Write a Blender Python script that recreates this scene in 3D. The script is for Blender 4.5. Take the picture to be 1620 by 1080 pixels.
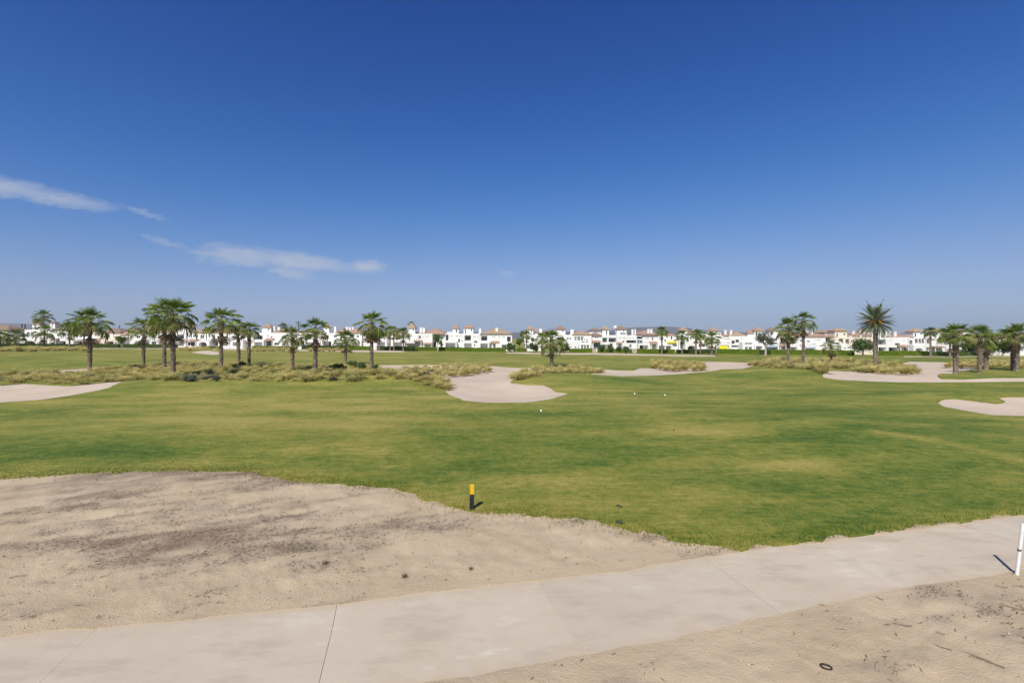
import bpy, bmesh, math, random
import numpy as np
from mathutils import Vector, Matrix

# ------------------------------------------------------------------ camera, world, sun, exposure
for o in list(bpy.data.objects):
    bpy.data.objects.remove(o)
S = bpy.context.scene
COL = S.collection
F, CX, HY, CAMH = 765.0, 810.0, 535.0, 4.2      # focal length / centre / horizon in photo pixels, eye height in m

cam = bpy.data.cameras.new('camera'); cam_o = bpy.data.objects.new('camera', cam); COL.objects.link(cam_o)
cam.sensor_width = 36; cam.lens = F/1620*36; cam.shift_y = -5/1620
cam.clip_start = 0.1; cam.clip_end = 60000
cam_o.location = (0, 0, CAMH); cam_o.rotation_euler = (math.radians(90), 0, 0)
S.camera = cam_o

SKY_CURVE = ((3, .42, .0191), (2, .72, .170), (2, .95, .138))
SUN_EL, SUN_AZ = math.radians(47), math.radians(20)     # light falls 20 degrees to the right of straight ahead
W = bpy.data.worlds.new('World'); S.world = W; W.use_nodes = True
nt = W.node_tree; nt.nodes.clear()
out = nt.nodes.new('ShaderNodeOutputWorld'); bg = nt.nodes.new('ShaderNodeBackground')
sky = nt.nodes.new('ShaderNodeTexSky'); sky.sky_type = 'NISHITA'; sky.sun_disc = False
sky.sun_elevation = SUN_EL; sky.sun_rotation = math.pi + SUN_AZ
sky.altitude = 0; sky.air_density = 1.0; sky.dust_density = 0.35; sky.ozone_density = 4.0
bg.inputs['Strength'].default_value = 0.075
nt.links.new(bg.outputs[0], out.inputs[0])
# two thin cirrus streaks, placed by direction in the world
tc = nt.nodes.new('ShaderNodeTexCoord')
sep = nt.nodes.new('ShaderNodeSeparateXYZ'); nt.links.new(tc.outputs['Generated'], sep.inputs[0])
def wmath(op, a, b=None, clamp=False):
    n = nt.nodes.new('ShaderNodeMath'); n.operation = op; n.use_clamp = clamp
    for i, v in enumerate((a, b)):
        if v is None: continue
        if isinstance(v, (int, float)): n.inputs[i].default_value = v
        else: nt.links.new(v, n.inputs[i])
    return n.outputs[0]
ahead = wmath('MAXIMUM', sep.outputs['Y'], 0.05)
uu = wmath('DIVIDE', sep.outputs['X'], ahead); vv = wmath('DIVIDE', sep.outputs['Z'], ahead)
comb = nt.nodes.new('ShaderNodeCombineXYZ'); nt.links.new(uu, comb.inputs[0]); nt.links.new(vv, comb.inputs[1])
nz = nt.nodes.new('ShaderNodeTexNoise'); nz.inputs['Scale'].default_value = 9; nz.inputs['Detail'].default_value = 7; nz.inputs['Roughness'].default_value = .62
mp = nt.nodes.new('ShaderNodeMapping'); mp.inputs['Rotation'].default_value = (0, 0, math.radians(9)); mp.inputs['Scale'].default_value = (1.0, 4.2, 1)
nt.links.new(comb.outputs[0], mp.inputs[0]); nt.links.new(mp.outputs[0], nz.inputs[0])
mp2 = nt.nodes.new('ShaderNodeMapping'); mp2.inputs['Rotation'].default_value = (0, 0, math.radians(12)); mp2.inputs['Scale'].default_value = (1.0, 3.4, 1); nt.links.new(comb.outputs[0], mp2.inputs[0])
nz2 = nt.nodes.new('ShaderNodeTexNoise'); nz2.inputs['Scale'].default_value = 26; nz2.inputs['Detail'].default_value = 9; nz2.inputs['Roughness'].default_value = .68; nz2.inputs['Distortion'].default_value = .6; nt.links.new(mp2.outputs[0], nz2.inputs[0])
wsub = nt.nodes.new('ShaderNodeVectorMath'); wsub.operation = 'SUBTRACT'; nt.links.new(nz2.outputs['Color'], wsub.inputs[0]); wsub.inputs[1].default_value = (.5, .5, .5)
wmul = nt.nodes.new('ShaderNodeVectorMath'); wmul.operation = 'MULTIPLY'; nt.links.new(wsub.outputs[0], wmul.inputs[0]); wmul.inputs[1].default_value = (.11, .030, 0)
wadd = nt.nodes.new('ShaderNodeVectorMath'); wadd.operation = 'ADD'; nt.links.new(wmul.outputs[0], wadd.inputs[0]); nt.links.new(comb.outputs[0], wadd.inputs[1])
def cloud_lobe(x0, y0, x1, y1, half, amp):
    a = ((x0-CX)/F, (HY-y0)/F); b = ((x1-CX)/F, (HY-y1)/F)
    m = nt.nodes.new('ShaderNodeMapping'); m.vector_type = 'TEXTURE'
    m.inputs['Location'].default_value = ((a[0]+b[0])/2, (a[1]+b[1])/2, 0)
    m.inputs['Rotation'].default_value = (0, 0, math.atan2(b[1]-a[1], b[0]-a[0]))
    m.inputs['Scale'].default_value = (math.hypot(b[0]-a[0], b[1]-a[1])/2, half/F, 1)
    nt.links.new(wadd.outputs[0], m.inputs[0])
    l = nt.nodes.new('ShaderNodeVectorMath'); l.operation = 'LENGTH'; nt.links.new(m.outputs[0], l.inputs[0])
    r = nt.nodes.new('ShaderNodeMapRange'); r.interpolation_type = 'SMOOTHSTEP'
    r.inputs['From Min'].default_value = 1.0; r.inputs['From Max'].default_value = 0.1
    r.inputs['To Min'].default_value = 0; r.inputs['To Max'].default_value = amp
    nt.links.new(l.outputs['Value'], r.inputs['Value'])
    return r.outputs[0]
tot = None
for args in ((-260, 250, 215, 332, 27, 1.1), (-60, 292, 240, 338, 19, 1.0), (150, 316, 300, 358, 10, .62), (190, 360, 330, 406, 10, .58),
             (262, 394, 500, 416, 26, 1.1), (330, 400, 615, 428, 22, 1.15), (380, 420, 530, 442, 14, .85), (535, 420, 628, 422, 17, 1.15), (780, 432, 830, 434, 8, .5)):
    l = cloud_lobe(*args); tot = l if tot is None else wmath('MAXIMUM', tot, l)
nmul = nt.nodes.new('ShaderNodeMapRange'); nmul.inputs['From Min'].default_value = .30; nmul.inputs['From Max'].default_value = .70
nt.links.new(nz.outputs[0], nmul.inputs['Value'])
cf = wmath('ADD', wmath('MULTIPLY', tot, 1.0), wmath('MULTIPLY', wmath('SUBTRACT', nmul.outputs[0], 1.0), .22))
cf = wmath('ADD', cf, wmath('MULTIPLY', wmath('SUBTRACT', nz2.outputs[0], .55), 1.0))
cf = wmath('MULTIPLY', wmath('MAXIMUM', cf, 0.0), wmath('MINIMUM', wmath('MULTIPLY', tot, 1.6), .62), True)
cmix = nt.nodes.new('ShaderNodeMix'); cmix.data_type = 'RGBA'
# the deep polarised blue of the photograph: one tone curve for each channel over the whole sky
ssep = nt.nodes.new('ShaderNodeSeparateColor'); nt.links.new(sky.outputs[0], ssep.inputs[0]); scmb = nt.nodes.new('ShaderNodeCombineColor')
for i, (gam, k, c) in enumerate(SKY_CURVE):
    pw = wmath('POWER', wmath('MULTIPLY', ssep.outputs[i], .085), gam)
    nt.links.new(wmath('MULTIPLY', wmath('DIVIDE', pw, wmath('ADD', pw, c)), k/.0862), scmb.inputs[i])
nt.links.new(cf, cmix.inputs[0]); nt.links.new(scmb.outputs[0], cmix.inputs[6]); cmix.inputs[7].default_value = (6.2, 6.7, 7.6, 1)
nt.links.new(cmix.outputs[2], bg.inputs[0])

sl = bpy.data.lights.new('sun', 'SUN'); sl.energy = 4.6; sl.angle = math.radians(.53); sl.color = (1, .945, .85)
so = bpy.data.objects.new('sun', sl); COL.objects.link(so); so.location = (-20, -50, 60)
so.rotation_euler = Vector((math.cos(SUN_EL)*math.sin(SUN_AZ), math.cos(SUN_EL)*math.cos(SUN_AZ), -math.sin(SUN_EL))).to_track_quat('-Z', 'Y').to_euler()
S.view_settings.view_transform = 'Standard'; S.view_settings.look = 'None'; S.view_settings.gamma = 1
S.view_settings.exposure = 0.2
S.cycles.volume_step_rate = 1

# ------------------------------------------------------------------ helpers
rng = np.random.default_rng(7); random.seed(7)
def ss(a, b, x):
    t = np.clip((np.asarray(x, float)-a)/(b-a), 0, 1); return t*t*(3-2*t)
def vnoise(x, y, seed=0):
    x = np.asarray(x, float); y = np.asarray(y, float)
    ix = np.floor(x); iy = np.floor(y); fx = x-ix; fy = y-iy
    fx = fx*fx*(3-2*fx); fy = fy*fy*(3-2*fy)
    def h(a, b):
        v = np.sin(a*127.1+b*311.7+seed*74.7)*43758.5453; return v-np.floor(v)
    return (h(ix, iy)*(1-fx)+h(ix+1, iy)*fx)*(1-fy)+(h(ix, iy+1)*(1-fx)+h(ix+1, iy+1)*fx)*fy
def fbm(x, y, seed=0, octs=4):
    s = 0; a = .5; t = 0
    for i in range(octs):
        s = s+a*vnoise(np.asarray(x)*2**i, np.asarray(y)*2**i, seed+i*13); t += a; a *= .5
    return s/t
def tag(o, label=None, cat=None, group=None, kind=None):
    if label: o['label'] = label
    if cat: o['category'] = cat
    if group: o['group'] = group
    if kind: o['kind'] = kind
    return o
def link(name, data, mat=None, parent=None, loc=None, smooth=False):
    o = bpy.data.objects.new(name, data); COL.objects.link(o)
    if parent: o.parent = parent
    if loc is not None: o.location = loc
    if mat and not data.materials: data.materials.append(mat)
    if smooth: data.shade_smooth()
    return o
def empty(name, loc, rz=0, scale=1):
    o = bpy.data.objects.new(name, None); COL.objects.link(o); o.location = loc
    o.rotation_euler = (0, 0, rz); o.scale = (scale,)*3; o.empty_display_size = .3
    return o
def mesh_np(name, V, faces):
    """V (n,3); faces: (m,3|4) int array or list of index tuples"""
    me = bpy.data.meshes.new(name); V = np.asarray(V, np.float32)
    if isinstance(faces, np.ndarray):
        k = faces.shape[1]; idx = faces.ravel().astype(np.int32); st = np.arange(0, len(idx), k, dtype=np.int32); tt = np.full(len(st), k, np.int32)
    else:
        tt = np.array([len(f) for f in faces], np.int32); idx = np.array([i for f in faces for i in f], np.int32)
        st = np.concatenate(([0], np.cumsum(tt)[:-1])).astype(np.int32)
    me.vertices.add(len(V)); me.vertices.foreach_set('co', V.ravel())
    me.loops.add(len(idx)); me.loops.foreach_set('vertex_index', idx)
    me.polygons.add(len(st)); me.polygons.foreach_set('loop_start', st); me.polygons.foreach_set('loop_total', tt)
    me.update(calc_edges=True); me.validate()
    return me
class MB:
    """collects vertices and faces of one mesh"""
    def __init__(s): s.v = []; s.f = []
    def add(s, vs, fs):
        b = len(s.v); s.v += [tuple(v) for v in vs]; s.f += [tuple(i+b for i in f) for f in fs]
    def quad(s, a, b, c, d): s.add((a, b, c, d), ((0, 1, 2, 3),))
    def box(s, x0, x1, y0, y1, z0, z1, bottom=True):
        v = [(x0, y0, z0), (x1, y0, z0), (x1, y1, z0), (x0, y1, z0), (x0, y0, z1), (x1, y0, z1), (x1, y1, z1), (x0, y1, z1)]
        f = [(4, 5, 6, 7), (0, 1, 5, 4), (1, 2, 6, 5), (2, 3, 7, 6), (3, 0, 4, 7)]
        if bottom: f.append((3, 2, 1, 0))
        s.add(v, f)
    def tube(s, pts, radii, n=6, cap=True):
        pts = [Vector(p) for p in pts]; rings = []
        for i, p in enumerate(pts):
            d = (pts[min(i+1, len(pts)-1)]-pts[max(i-1, 0)]).normalized()
            a = d.orthogonal().normalized() if abs(d.z) < .99 else Vector((1, 0, 0))
            if abs(d.z) < .99: a = d.cross(Vector((0, 0, 1))).normalized()
            b = d.cross(a)
            rings.append([p+(a*math.cos(2*math.pi*k/n)+b*math.sin(2*math.pi*k/n))*radii[i] for k in range(n)])
        vs = [v for r in rings for v in r]; fs = []
        for i in range(len(pts)-1):
            for k in range(n): fs.append((i*n+k, i*n+(k+1) % n, (i+1)*n+(k+1) % n, (i+1)*n+k))
        if cap: fs.append(tuple(range((len(pts)-1)*n, len(pts)*n))); fs.append(tuple(reversed(range(n))))
        s.add(vs, fs)
    def mesh(s, name): 
        me = bpy.data.meshes.new(name); me.from_pydata(s.v, [], s.f); me.update(); return me
    def build(s, name, mat, parent=None, loc=None, smooth=False):
        return link(name, s.mesh(name), mat, parent, loc, smooth)

# ------------------------------------------------------------------ materials
class NT:
    def __init__(s, name, rough=.8):
        s.m = bpy.data.materials.new(name); s.m.use_nodes = True; s.t = s.m.node_tree
        s.b = s.t.nodes['Principled BSDF']; s.out = s.t.nodes['Material Output']; s.b.inputs['Roughness'].default_value = rough
    def n(s, typ, **kw):
        x = s.t.nodes.new(typ)
        for k, v in kw.items(): setattr(x, k, v)
        return x
    def L(s, a, b): s.t.links.new(a, b)
    def coord(s, kind='Object'): return s.n('ShaderNodeTexCoord').outputs[kind]
    def mapping(s, vec, scale=(1, 1, 1), rot=(0, 0, 0)):
        m = s.n('ShaderNodeMapping'); m.inputs['Scale'].default_value = scale; m.inputs['Rotation'].default_value = rot; s.L(vec, m.inputs[0]); return m.outputs[0]
    def noise(s, vec, scale, detail=4, rough=.55):
        x = s.n('ShaderNodeTexNoise'); x.inputs['Scale'].default_value = scale; x.inputs['Detail'].default_value = detail; x.inputs['Roughness'].default_value = rough
        s.L(vec, x.inputs['Vector']); return x.outputs[0]
    def rng(s, v, a, b, c=0., d=1.):
        x = s.n('ShaderNodeMapRange'); s.L(v, x.inputs['Value'])
        for k, q in zip(('From Min', 'From Max', 'To Min', 'To Max'), (a, b, c, d)): x.inputs[k].default_value = q
        return x.outputs[0]
    def math(s, op, a, b=None, clamp=False):
        x = s.n('ShaderNodeMath', operation=op, use_clamp=clamp)
        for i, v in enumerate((a, b)):
            if v is None: continue
            if isinstance(v, (int, float)): x.inputs[i].default_value = v
            else: s.L(v, x.inputs[i])
        return x.outputs[0]
    def mix(s, f, a, b, blend='MIX'):
        x = s.n('ShaderNodeMix', data_type='RGBA', blend_type=blend)
        for i, v in ((0, f), (6, a), (7, b)):
            if isinstance(v, (int, float)): x.inputs[i].default_value = v
            elif isinstance(v, tuple): x.inputs[i].default_value = v+(1,) if len(v) == 3 else v
            else: s.L(v, x.inputs[i])
        return x.outputs[2]
    def attr(s, name): return s.n('ShaderNodeAttribute', attribute_name=name).outputs['Fac']
    def attrc(s, name): return s.n('ShaderNodeAttribute', attribute_name=name).outputs['Color']
    def objrand(s): return s.n('ShaderNodeObjectInfo').outputs['Random']
    def color(s, c):
        if isinstance(c, tuple): s.b.inputs['Base Color'].default_value = c+(1,)
        else: s.L(c, s.b.inputs['Base Color'])
    def bump(s, h, strength, dist=.02):
        x = s.n('ShaderNodeBump'); x.inputs['Strength'].default_value = strength; x.inputs['Distance'].default_value = dist
        s.L(h, x.inputs['Height']); s.L(x.outputs[0], s.b.inputs['Normal'])
    def leafy(s, col, amount=.3):
        t = s.n('ShaderNodeBsdfTranslucent'); mx = s.n('ShaderNodeMixShader'); mx.inputs[0].default_value = amount
        if isinstance(col, tuple): t.inputs[0].default_value = col+(1,)
        else: s.L(col, t.inputs[0])
        s.L(s.b.outputs[0], mx.inputs[1]); s.L(t.outputs[0], mx.inputs[2]); s.L(mx.outputs[0], s.out.inputs[0])
M = {}
def plain(name, c, rough=.7, spec=.3, var=0, scale=3):
    t = NT(name, rough); t.b.inputs['Specular IOR Level'].default_value = spec
    if var:
        n = t.noise(t.coord(), scale, 5); d = tuple(q*(1-var) for q in c); u = tuple(min(1, q*(1+var*.6)) for q in c)
        t.color(t.mix(t.rng(n, .3, .7), d, u))
    else: t.color(c)
    M[name] = t.m; return t.m

def turf_material():
    t = NT('mown turf', .85); t.b.inputs['Specular IOR Level'].default_value = .15; v = t.coord()
    dry = t.attr('tint')
    n1 = t.noise(t.mapping(v, (.22, .55, 1)), 1, 5, .6)
    n2 = t.noise(v, 3.1, 6, .65)
    n3 = t.noise(t.mapping(v, (1, 2.2, 1)), 14, 4, .7)
    f = t.math('ADD', dry, t.rng(n1, .3, .7, -.22, .22)); f = t.math('ADD', f, t.rng(n2, .25, .75, -.26, .26)); f = t.math('ADD', f, t.rng(n3, .2, .8, -.34, .34)); f = t.math('ADD', f, t.rng(t.noise(t.mapping(v, (.5, 3.0, 1)), 2.2, 4, .7), .3, .7, -.16, .16), True)
    r = t.n('ShaderNodeValToRGB'); e = r.color_ramp.elements
    e[0].position = 0; e[0].color = (.042, .088, .012, 1); e[1].position = 1; e[1].color = (.335, .287, .078, 1)
    for p, c in ((.3, (.085, .138, .020)), (.55, (.165, .188, .032)), (.78, (.240, .232, .046))):
        k = e.new(p); k.color = c+(1,)
    t.L(f, r.inputs[0])
    fl = t.noise(v, 42, 2, .5)
    c = t.mix(t.rng(fl, .60, .74, 0, .5), r.outputs[0], (.40, .365, .13)); c = t.mix(t.rng(t.noise(v, 26, 3, .6), .38, .26, 0, .5), c, (.07, .09, .018))
    t.color(c); t.bump(t.math('ADD', n3, t.noise(v, 60, 3)), .55, .035); M['turf'] = t.m
def earth_material():
    t = NT('sandy earth', .95); t.b.inputs['Specular IOR Level'].default_value = .1; v = t.coord()
    lit = t.attr('tint')
    n1 = t.noise(v, .55, 5); n2 = t.noise(v, 6, 6, .7); n3 = t.noise(v, 34, 4, .7)
    base = t.mix(t.rng(n1, .3, .7), (.45, .345, .215), (.55, .435, .29))
    base = t.mix(t.rng(n2, .35, .75, 0, .55), base, (.49, .40, .295))
    m = t.math('ADD', lit, t.rng(n2, .2, .8, -.28, .28)); m = t.math('ADD', m, t.rng(n3, .2, .8, -.38, .38))
    base = t.mix(t.rng(lit, .02, .42, 0, .50), base, (.285, .225, .165)); base = t.mix(t.rng(m, .30, .85, 0, .82), base, (.165, .122, .080))
    base = t.mix(t.rng(n3, .62, .78, 0, .30), base, (.60, .52, .42))
    base = t.mix(t.rng(n3, .36, .24, 0, .30), base, (.20, .15, .10))
    t.color(base); t.bump(t.math('ADD', n2, t.math('MULTIPLY', n3, .7)), .7, .04); M['earth'] = t.m
def sand_material():
    t = NT('bunker sand', .95); t.b.inputs['Specular IOR Level'].default_value = .1; v = t.coord()
    n1 = t.noise(v, .25, 5); n2 = t.noise(t.mapping(v, (1, 2.5, 1)), 2.0, 5, .6)
    c = t.mix(t.rng(n1, .3, .7), (.50, .405, .305), (.575, .475, .37)); c = t.mix(t.rng(n2, .45, .75, 0, .35), c, (.43, .34, .25))
    t.color(c); t.bump(n2, .5, .06); M['sand'] = t.m
def concrete_material():
    t = NT('path concrete', .9); t.b.inputs['Specular IOR Level'].default_value = .2; v = t.coord()
    n1 = t.noise(v, .5, 6, .6); n2 = t.noise(v, 3, 6, .65); n3 = t.noise(v, 60, 3)
    br = t.noise(t.mapping(v, (3, 70, 1), (0, 0, math.radians(-13+90))), 1, 3)
    c = t.mix(t.rng(n1, .3, .7), (.49, .415, .31), (.58, .495, .38)); c = t.mix(t.rng(n2, .45, .75, 0, .45), c, (.50, .42, .325))
    c = t.mix(t.rng(n2, .40, .22, 0, .4), c, (.42, .36, .285)); c = t.mix(t.rng(n1, .60, .72, 0, .45), c, (.63, .565, .485))
    c = t.mix(t.rng(n3, .3, .7, 0, .15), c, (.30, .26, .21))
    st = t.noise(t.mapping(v, (.55, 1.6, 1), (0, 0, math.radians(-13))), 1.3, 6, .68)
    c = t.mix(t.rng(st, .50, .64, 0, .55), c, (.38, .315, .235)); c = t.mix(t.rng(st, .40, .27, 0, .7), c, (.68, .60, .48))
    dr = t.math('ADD', t.attr('tint'), t.rng(n2, .25, .75, -.45, .45)); dr = t.math('ADD', dr, t.rng(n3, .25, .75, -.2, .2))
    c = t.mix(t.rng(dr, .25, .75, 0, .9), c, (.50, .40, .275))
    c = t.mix(t.rng(t.noise(v, 110, 2), .66, .74, 0, .55), c, (.25, .20, .15))
    t.color(t.mix(t.math('MULTIPLY', t.objrand(), .22), c, (.40, .34, .27))); t.bump(t.math('ADD', t.math('MULTIPLY', br, .6), n3), .25, .006); M['concrete'] = t.m
turf_material(); earth_material(); sand_material(); concrete_material()
def stucco(name, c):
    t = NT(name, .85); t.b.inputs['Specular IOR Level'].default_value = .2; v = t.coord('Object')
    n = t.noise(t.mapping(v, (1, 1, .35)), .9, 5)
    t.color(t.mix(t.rng(n, .35, .7, 0, .5), c, tuple(q*.86 for q in c))); t.bump(t.noise(v, 12, 3), .15, .02); M[name] = t.m
stucco('white stucco', (.80, .785, .76)); stucco('cream stucco', (.74, .66, .56)); stucco('grey stucco', (.62, .62, .64))
def roof_material(name, a, b):
    t = NT(name, .85); v = t.coord()
    w = t.n('ShaderNodeTexWave', wave_type='BANDS', bands_direction='X'); w.inputs['Scale'].default_value = 1.1; w.inputs['Distortion'].default_value = .3; t.L(v, w.inputs[0])
    n = t.noise(v, 2.2, 5, .7)
    t.color(t.mix(t.rng(n, .3, .7), a, b)); t.bump(w.outputs['Fac'], .7, .08); M[name] = t.m
roof_material('terracotta tiles', (.29, .165, .11), (.45, .31, .225)); roof_material('straw tiles', (.30, .20, .125), (.44, .33, .225))
roof_material('brown tiles', (.20, .125, .09), (.34, .235, .175))
plain('window glass', (.025, .032, .04), .12, .6); plain('tinted glass', (.10, .16, .18), .15, .6); plain('white paint', (.78, .77, .75), .5); plain('dark metal', (.04, .04, .045), .5)
plain('timber', (.11, .065, .04), .8); plain('linen awning', (.55, .47, .36), .9); plain('lime awning', (.62, .55, .015), .8); plain('blue grey awning', (.30, .36, .42), .9)
plain('brick pier', (.50, .38, .31), .9, .2, .2, 4); plain('pergola cover', (.10, .085, .07), .9)  # the last one is the dark brown of the pergola cover
plain('trunk bark', (.25, .195, .15), .95, .1, .75, 6); plain('smooth bark', (.20, .165, .125), .95, .1, .35, 6); plain('pale bark', (.42, .38, .32), .9, .1, .25, 6)
plain('yellow paint', (.72, .46, .012), .45, .4, .12, 20); plain('black paint', (.018, .022, .026), .55, .4, .3, 25); plain('black plastic', (.035, .028, .022), .5, .4)
plain('post white', (.72, .72, .70), .5, .4, .12, 10); plain('twig', (.20, .148, .10), .95, .1); plain('pebble', (.50, .43, .35), .9, .1, .3, 9); plain('tee white', (.8, .8, .78), .4)
plain('hill slope', (.12, .105, .08), 1, .0, .3, .004); plain('pole steel', (.09, .085, .08), .8)
def leaf_material(name, a, b, trans=.25, rough=.55, attr=True):
    t = NT(name, rough); t.b.inputs['Specular IOR Level'].default_value = .3
    f = t.math('ADD', t.math('MULTIPLY', t.attr('tint'), .75), t.math('MULTIPLY', t.objrand(), .3), True) if attr else t.objrand()
    c = t.mix(f, a, b); t.color(c); t.leafy(c, trans); M[name] = t.m
leaf_material('fan leaf', (.095, .170, .024), (.42, .48, .105), .45, .36); leaf_material('old fan leaf', (.19, .22, .055), (.38, .35, .13), .3, .6)
leaf_material('dead fan leaf', (.19, .125, .070), (.33, .235, .145), .12, .8)
leaf_material('date leaf', (.11, .15, .07), (.25, .28, .14), .2, .45)
leaf_material('clump straw', (.33, .31, .085), (.74, .62, .26), .3, .7); leaf_material('clump green', (.24, .25, .065), (.60, .53, .20), .25, .7)
leaf_material('clump grey', (.10, .12, .07), (.26, .26, .16), .2, .7)
leaf_material('hedge leaf', (.15, .24, .012), (.36, .45, .03), .35); leaf_material('dark leaf', (.03, .06, .016), (.085, .13, .035), .25)
leaf_material('mid leaf', (.055, .10, .025), (.135, .20, .05), .25); leaf_material('lime leaf', (.07, .14, .012), (.20, .27, .025), .3); leaf_material('olive leaf', (.075, .095, .05), (.17, .185, .11), .2)
plain('hedge core', (.06, .11, .014), .9, .1); plain('fruit stalk', (.50, .23, .03), .7)

# ------------------------------------------------------------------ terrain
def flat_ground(px, py):
    Y = CAMH*F/(py-HY); return (px-CX)/F*Y, Y
BUMPS = []
for px, py, h, rx, ry in ((610, 605, .62, 8, 5), (420, 607, .40, 12, 5), (240, 613, .30, 7, 5), (905, 606, .62, 6, 4.5), (1240, 594, .70, 13, 6), (1545, 602, .45, 10, 4), (1540, 627, .36, 5, 2.5),
                          (330, 560, .6, 14, 8), (980, 571, .5, 16, 8), (120, 575, .35, 16, 8), (700, 700, .10, 6, 3), (1100, 660, .18, 10, 5), (250, 690, .15, 8, 4), (1350, 690, .16, 8, 4), (250, 770, .08, 5, 2.0)):
    X, Y = flat_ground(px, py); BUMPS.append((X, Y, h, rx, ry))
def Hm(X, Y):
    X = np.asarray(X, float); Y = np.asarray(Y, float)
    z = (-.0074*np.clip(X, -230, 210)-.2)*ss(45, 140, Y)
    z = z+.20*ss(15, 45, Y)*(1-ss(300, 600, Y))*(fbm(X/13+5, Y/13, 3, 3)-.5)*2+.02*(fbm(X/2.3, Y/2.3, 9, 3)-.5)
    for bx, by, h, rx, ry in BUMPS: z = z+h*np.exp(-((X-bx)/rx)**2-((Y-by)/ry)**2)
    return z
TT = np.concatenate((np.arange(3, 30, .04), np.geomspace(30, 400, 1400)))
def hit(px, py):
    """where a photo pixel meets the ground"""
    u = (px-CX)/F; v = (HY-py)/F
    d = CAMH+v*TT-Hm(u*TT, TT); k = np.argmax(d < 0)
    if d[k] >= 0: k = len(TT)-1
    if k == 0: Y = TT[0]
    else:
        a, b = d[k-1], d[k]; Y = TT[k-1]+(TT[k]-TT[k-1])*a/(a-b) if a != b else TT[k]
    return float(u*Y), float(Y)
def on_ground(px, py, sink=0.0):
    x, y = hit(px, py); return Vector((x, y, float(Hm(x, y))-sink))
def H1(x, y): return float(Hm(x, y))

PATH_TOP = [hit(*p) for p in ((0, 1003), (135, 991), (330, 974), (540, 953), (700, 931), (860, 915), (1000, 897), (1100, 881), (1180, 868), (1300, 854), (1460, 833), (1620, 813))]
PATH_BOT = [hit(*p) for p in ((680, 1080), (800, 1062), (930, 1036), (1080, 1010), (1200, 982), (1340, 950), (1460, 926), (1608, 904))]
GB = [hit(*p) for p in ((0, 758), (60, 754), (110, 750), (230, 745), (380, 745), (450, 757), (540, 765), (600, 770), (660, 785), (705, 799), (745, 808), (800, 812), (860, 815), (940, 823), (1000, 838), (1060, 850), (1110, 860), (1165, 866))]
pd = Vector((PATH_TOP[-1][0]-PATH_TOP[0][0], PATH_TOP[-1][1]-PATH_TOP[0][1])).normalized()
ext = lambda p, s: (p[0]+pd.x*s, p[1]+pd.y*s)
poly_path = [ext(PATH_TOP[0], -30)]+PATH_TOP+[ext(PATH_TOP[-1], 30), ext(PATH_BOT[-1], 30)]+PATH_BOT[::-1]+[ext(PATH_BOT[0], -34)]
poly_earth = [(-60, 9.0)]+[(-30, 13.5)]+GB+PATH_TOP[8:]+[ext(PATH_TOP[-1], 30), (60, -60), (-60, -60)]
def P(*pts): return [hit(*p) for p in pts]
left_sand = P((0, 609), (40, 606), (110, 610), (150, 606), (200, 602), (175, 613), (110, 626), (60, 633), (0, 637)); left_sand = [(left_sand[0][0]-14, left_sand[0][1]-4)]+left_sand+[(left_sand[-1][0]-10, left_sand[-1][1]-1)]
BUNKERS = [
 ('left', left_sand),
 ('centre', P((598, 577), (700, 576.5), (770, 578.5), (800, 580.5), (848, 581.5), (872, 583), (850, 588), (828, 594), (812, 600), (806, 605), (830, 608), (860, 609), (872, 613), (880, 619.5), (902, 622), (890, 626), (870, 632), (830, 637), (770, 637), (735, 634), (715, 627), (702, 618), (712, 612), (690, 600), (655, 590), (630, 586), (598, 585))),
 ('mid', P((930, 584), (960, 584), (1000, 586), (1012, 582), (1040, 581), (1095, 578), (1112, 571.5), (1150, 572), (1192, 573.5), (1196, 578), (1180, 582), (1130, 587), (1040, 594), (985, 595.5), (936, 592))),
 ('right', P((1300, 597), (1306, 586), (1350, 585), (1420, 586), (1452, 582), (1422, 574), (1440, 571.5), (1494, 572.5), (1540, 580), (1545, 583), (1515, 589), (1482, 594), (1490, 599), (1525, 600), (1570, 597.5), (1619, 596.5), (1619, 603.5), (1540, 604.5), (1450, 605), (1380, 604), (1325, 601))),
 ('near_right', P((1480, 637), (1492, 631), (1512, 630), (1545, 634), (1575, 637.5), (1588, 635.5), (1577, 628.5), (1600, 627), (1619, 628), (1619, 665), (1570, 657), (1520, 649), (1492, 643))+[]),
 ('far_left', P((300, 557.5), (312, 555), (330, 554.3), (346, 556.5), (348, 561), (330, 561.2), (312, 559))),
 ('behind_clumps', P((20, 589), (70, 586), (130, 582.5), (180, 579.5), (196, 580), (190, 584), (130, 589), (60, 592))),
]
for nm, pl in BUNKERS:                      # the two that leave the frame go on outside it
    if nm in ('right', 'near_right'):
        for i, (x, y) in enumerate(pl):
            if x/y > (1618-CX)/F: pl[i] = (x+9, y)
STRIPS = [
 ('strip_left', P((140, 550.2), (260, 550), (420, 550), (560, 553), (640, 555), (640, 557.5), (560, 557), (430, 554), (260, 552), (140, 552))),
 ('strip_mid', P((800, 557), (900, 558), (1000, 559.5), (1130, 561.5), (1132, 564), (1000, 562), (900, 561), (800, 559))),
 ('strip_right', P((1430, 563), (1520, 562.5), (1619, 563), (1619, 565), (1520, 564.5), (1430, 565)))]
ZONES = [('path', poly_path), ('earth', poly_earth)]+BUNKERS+STRIPS
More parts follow.
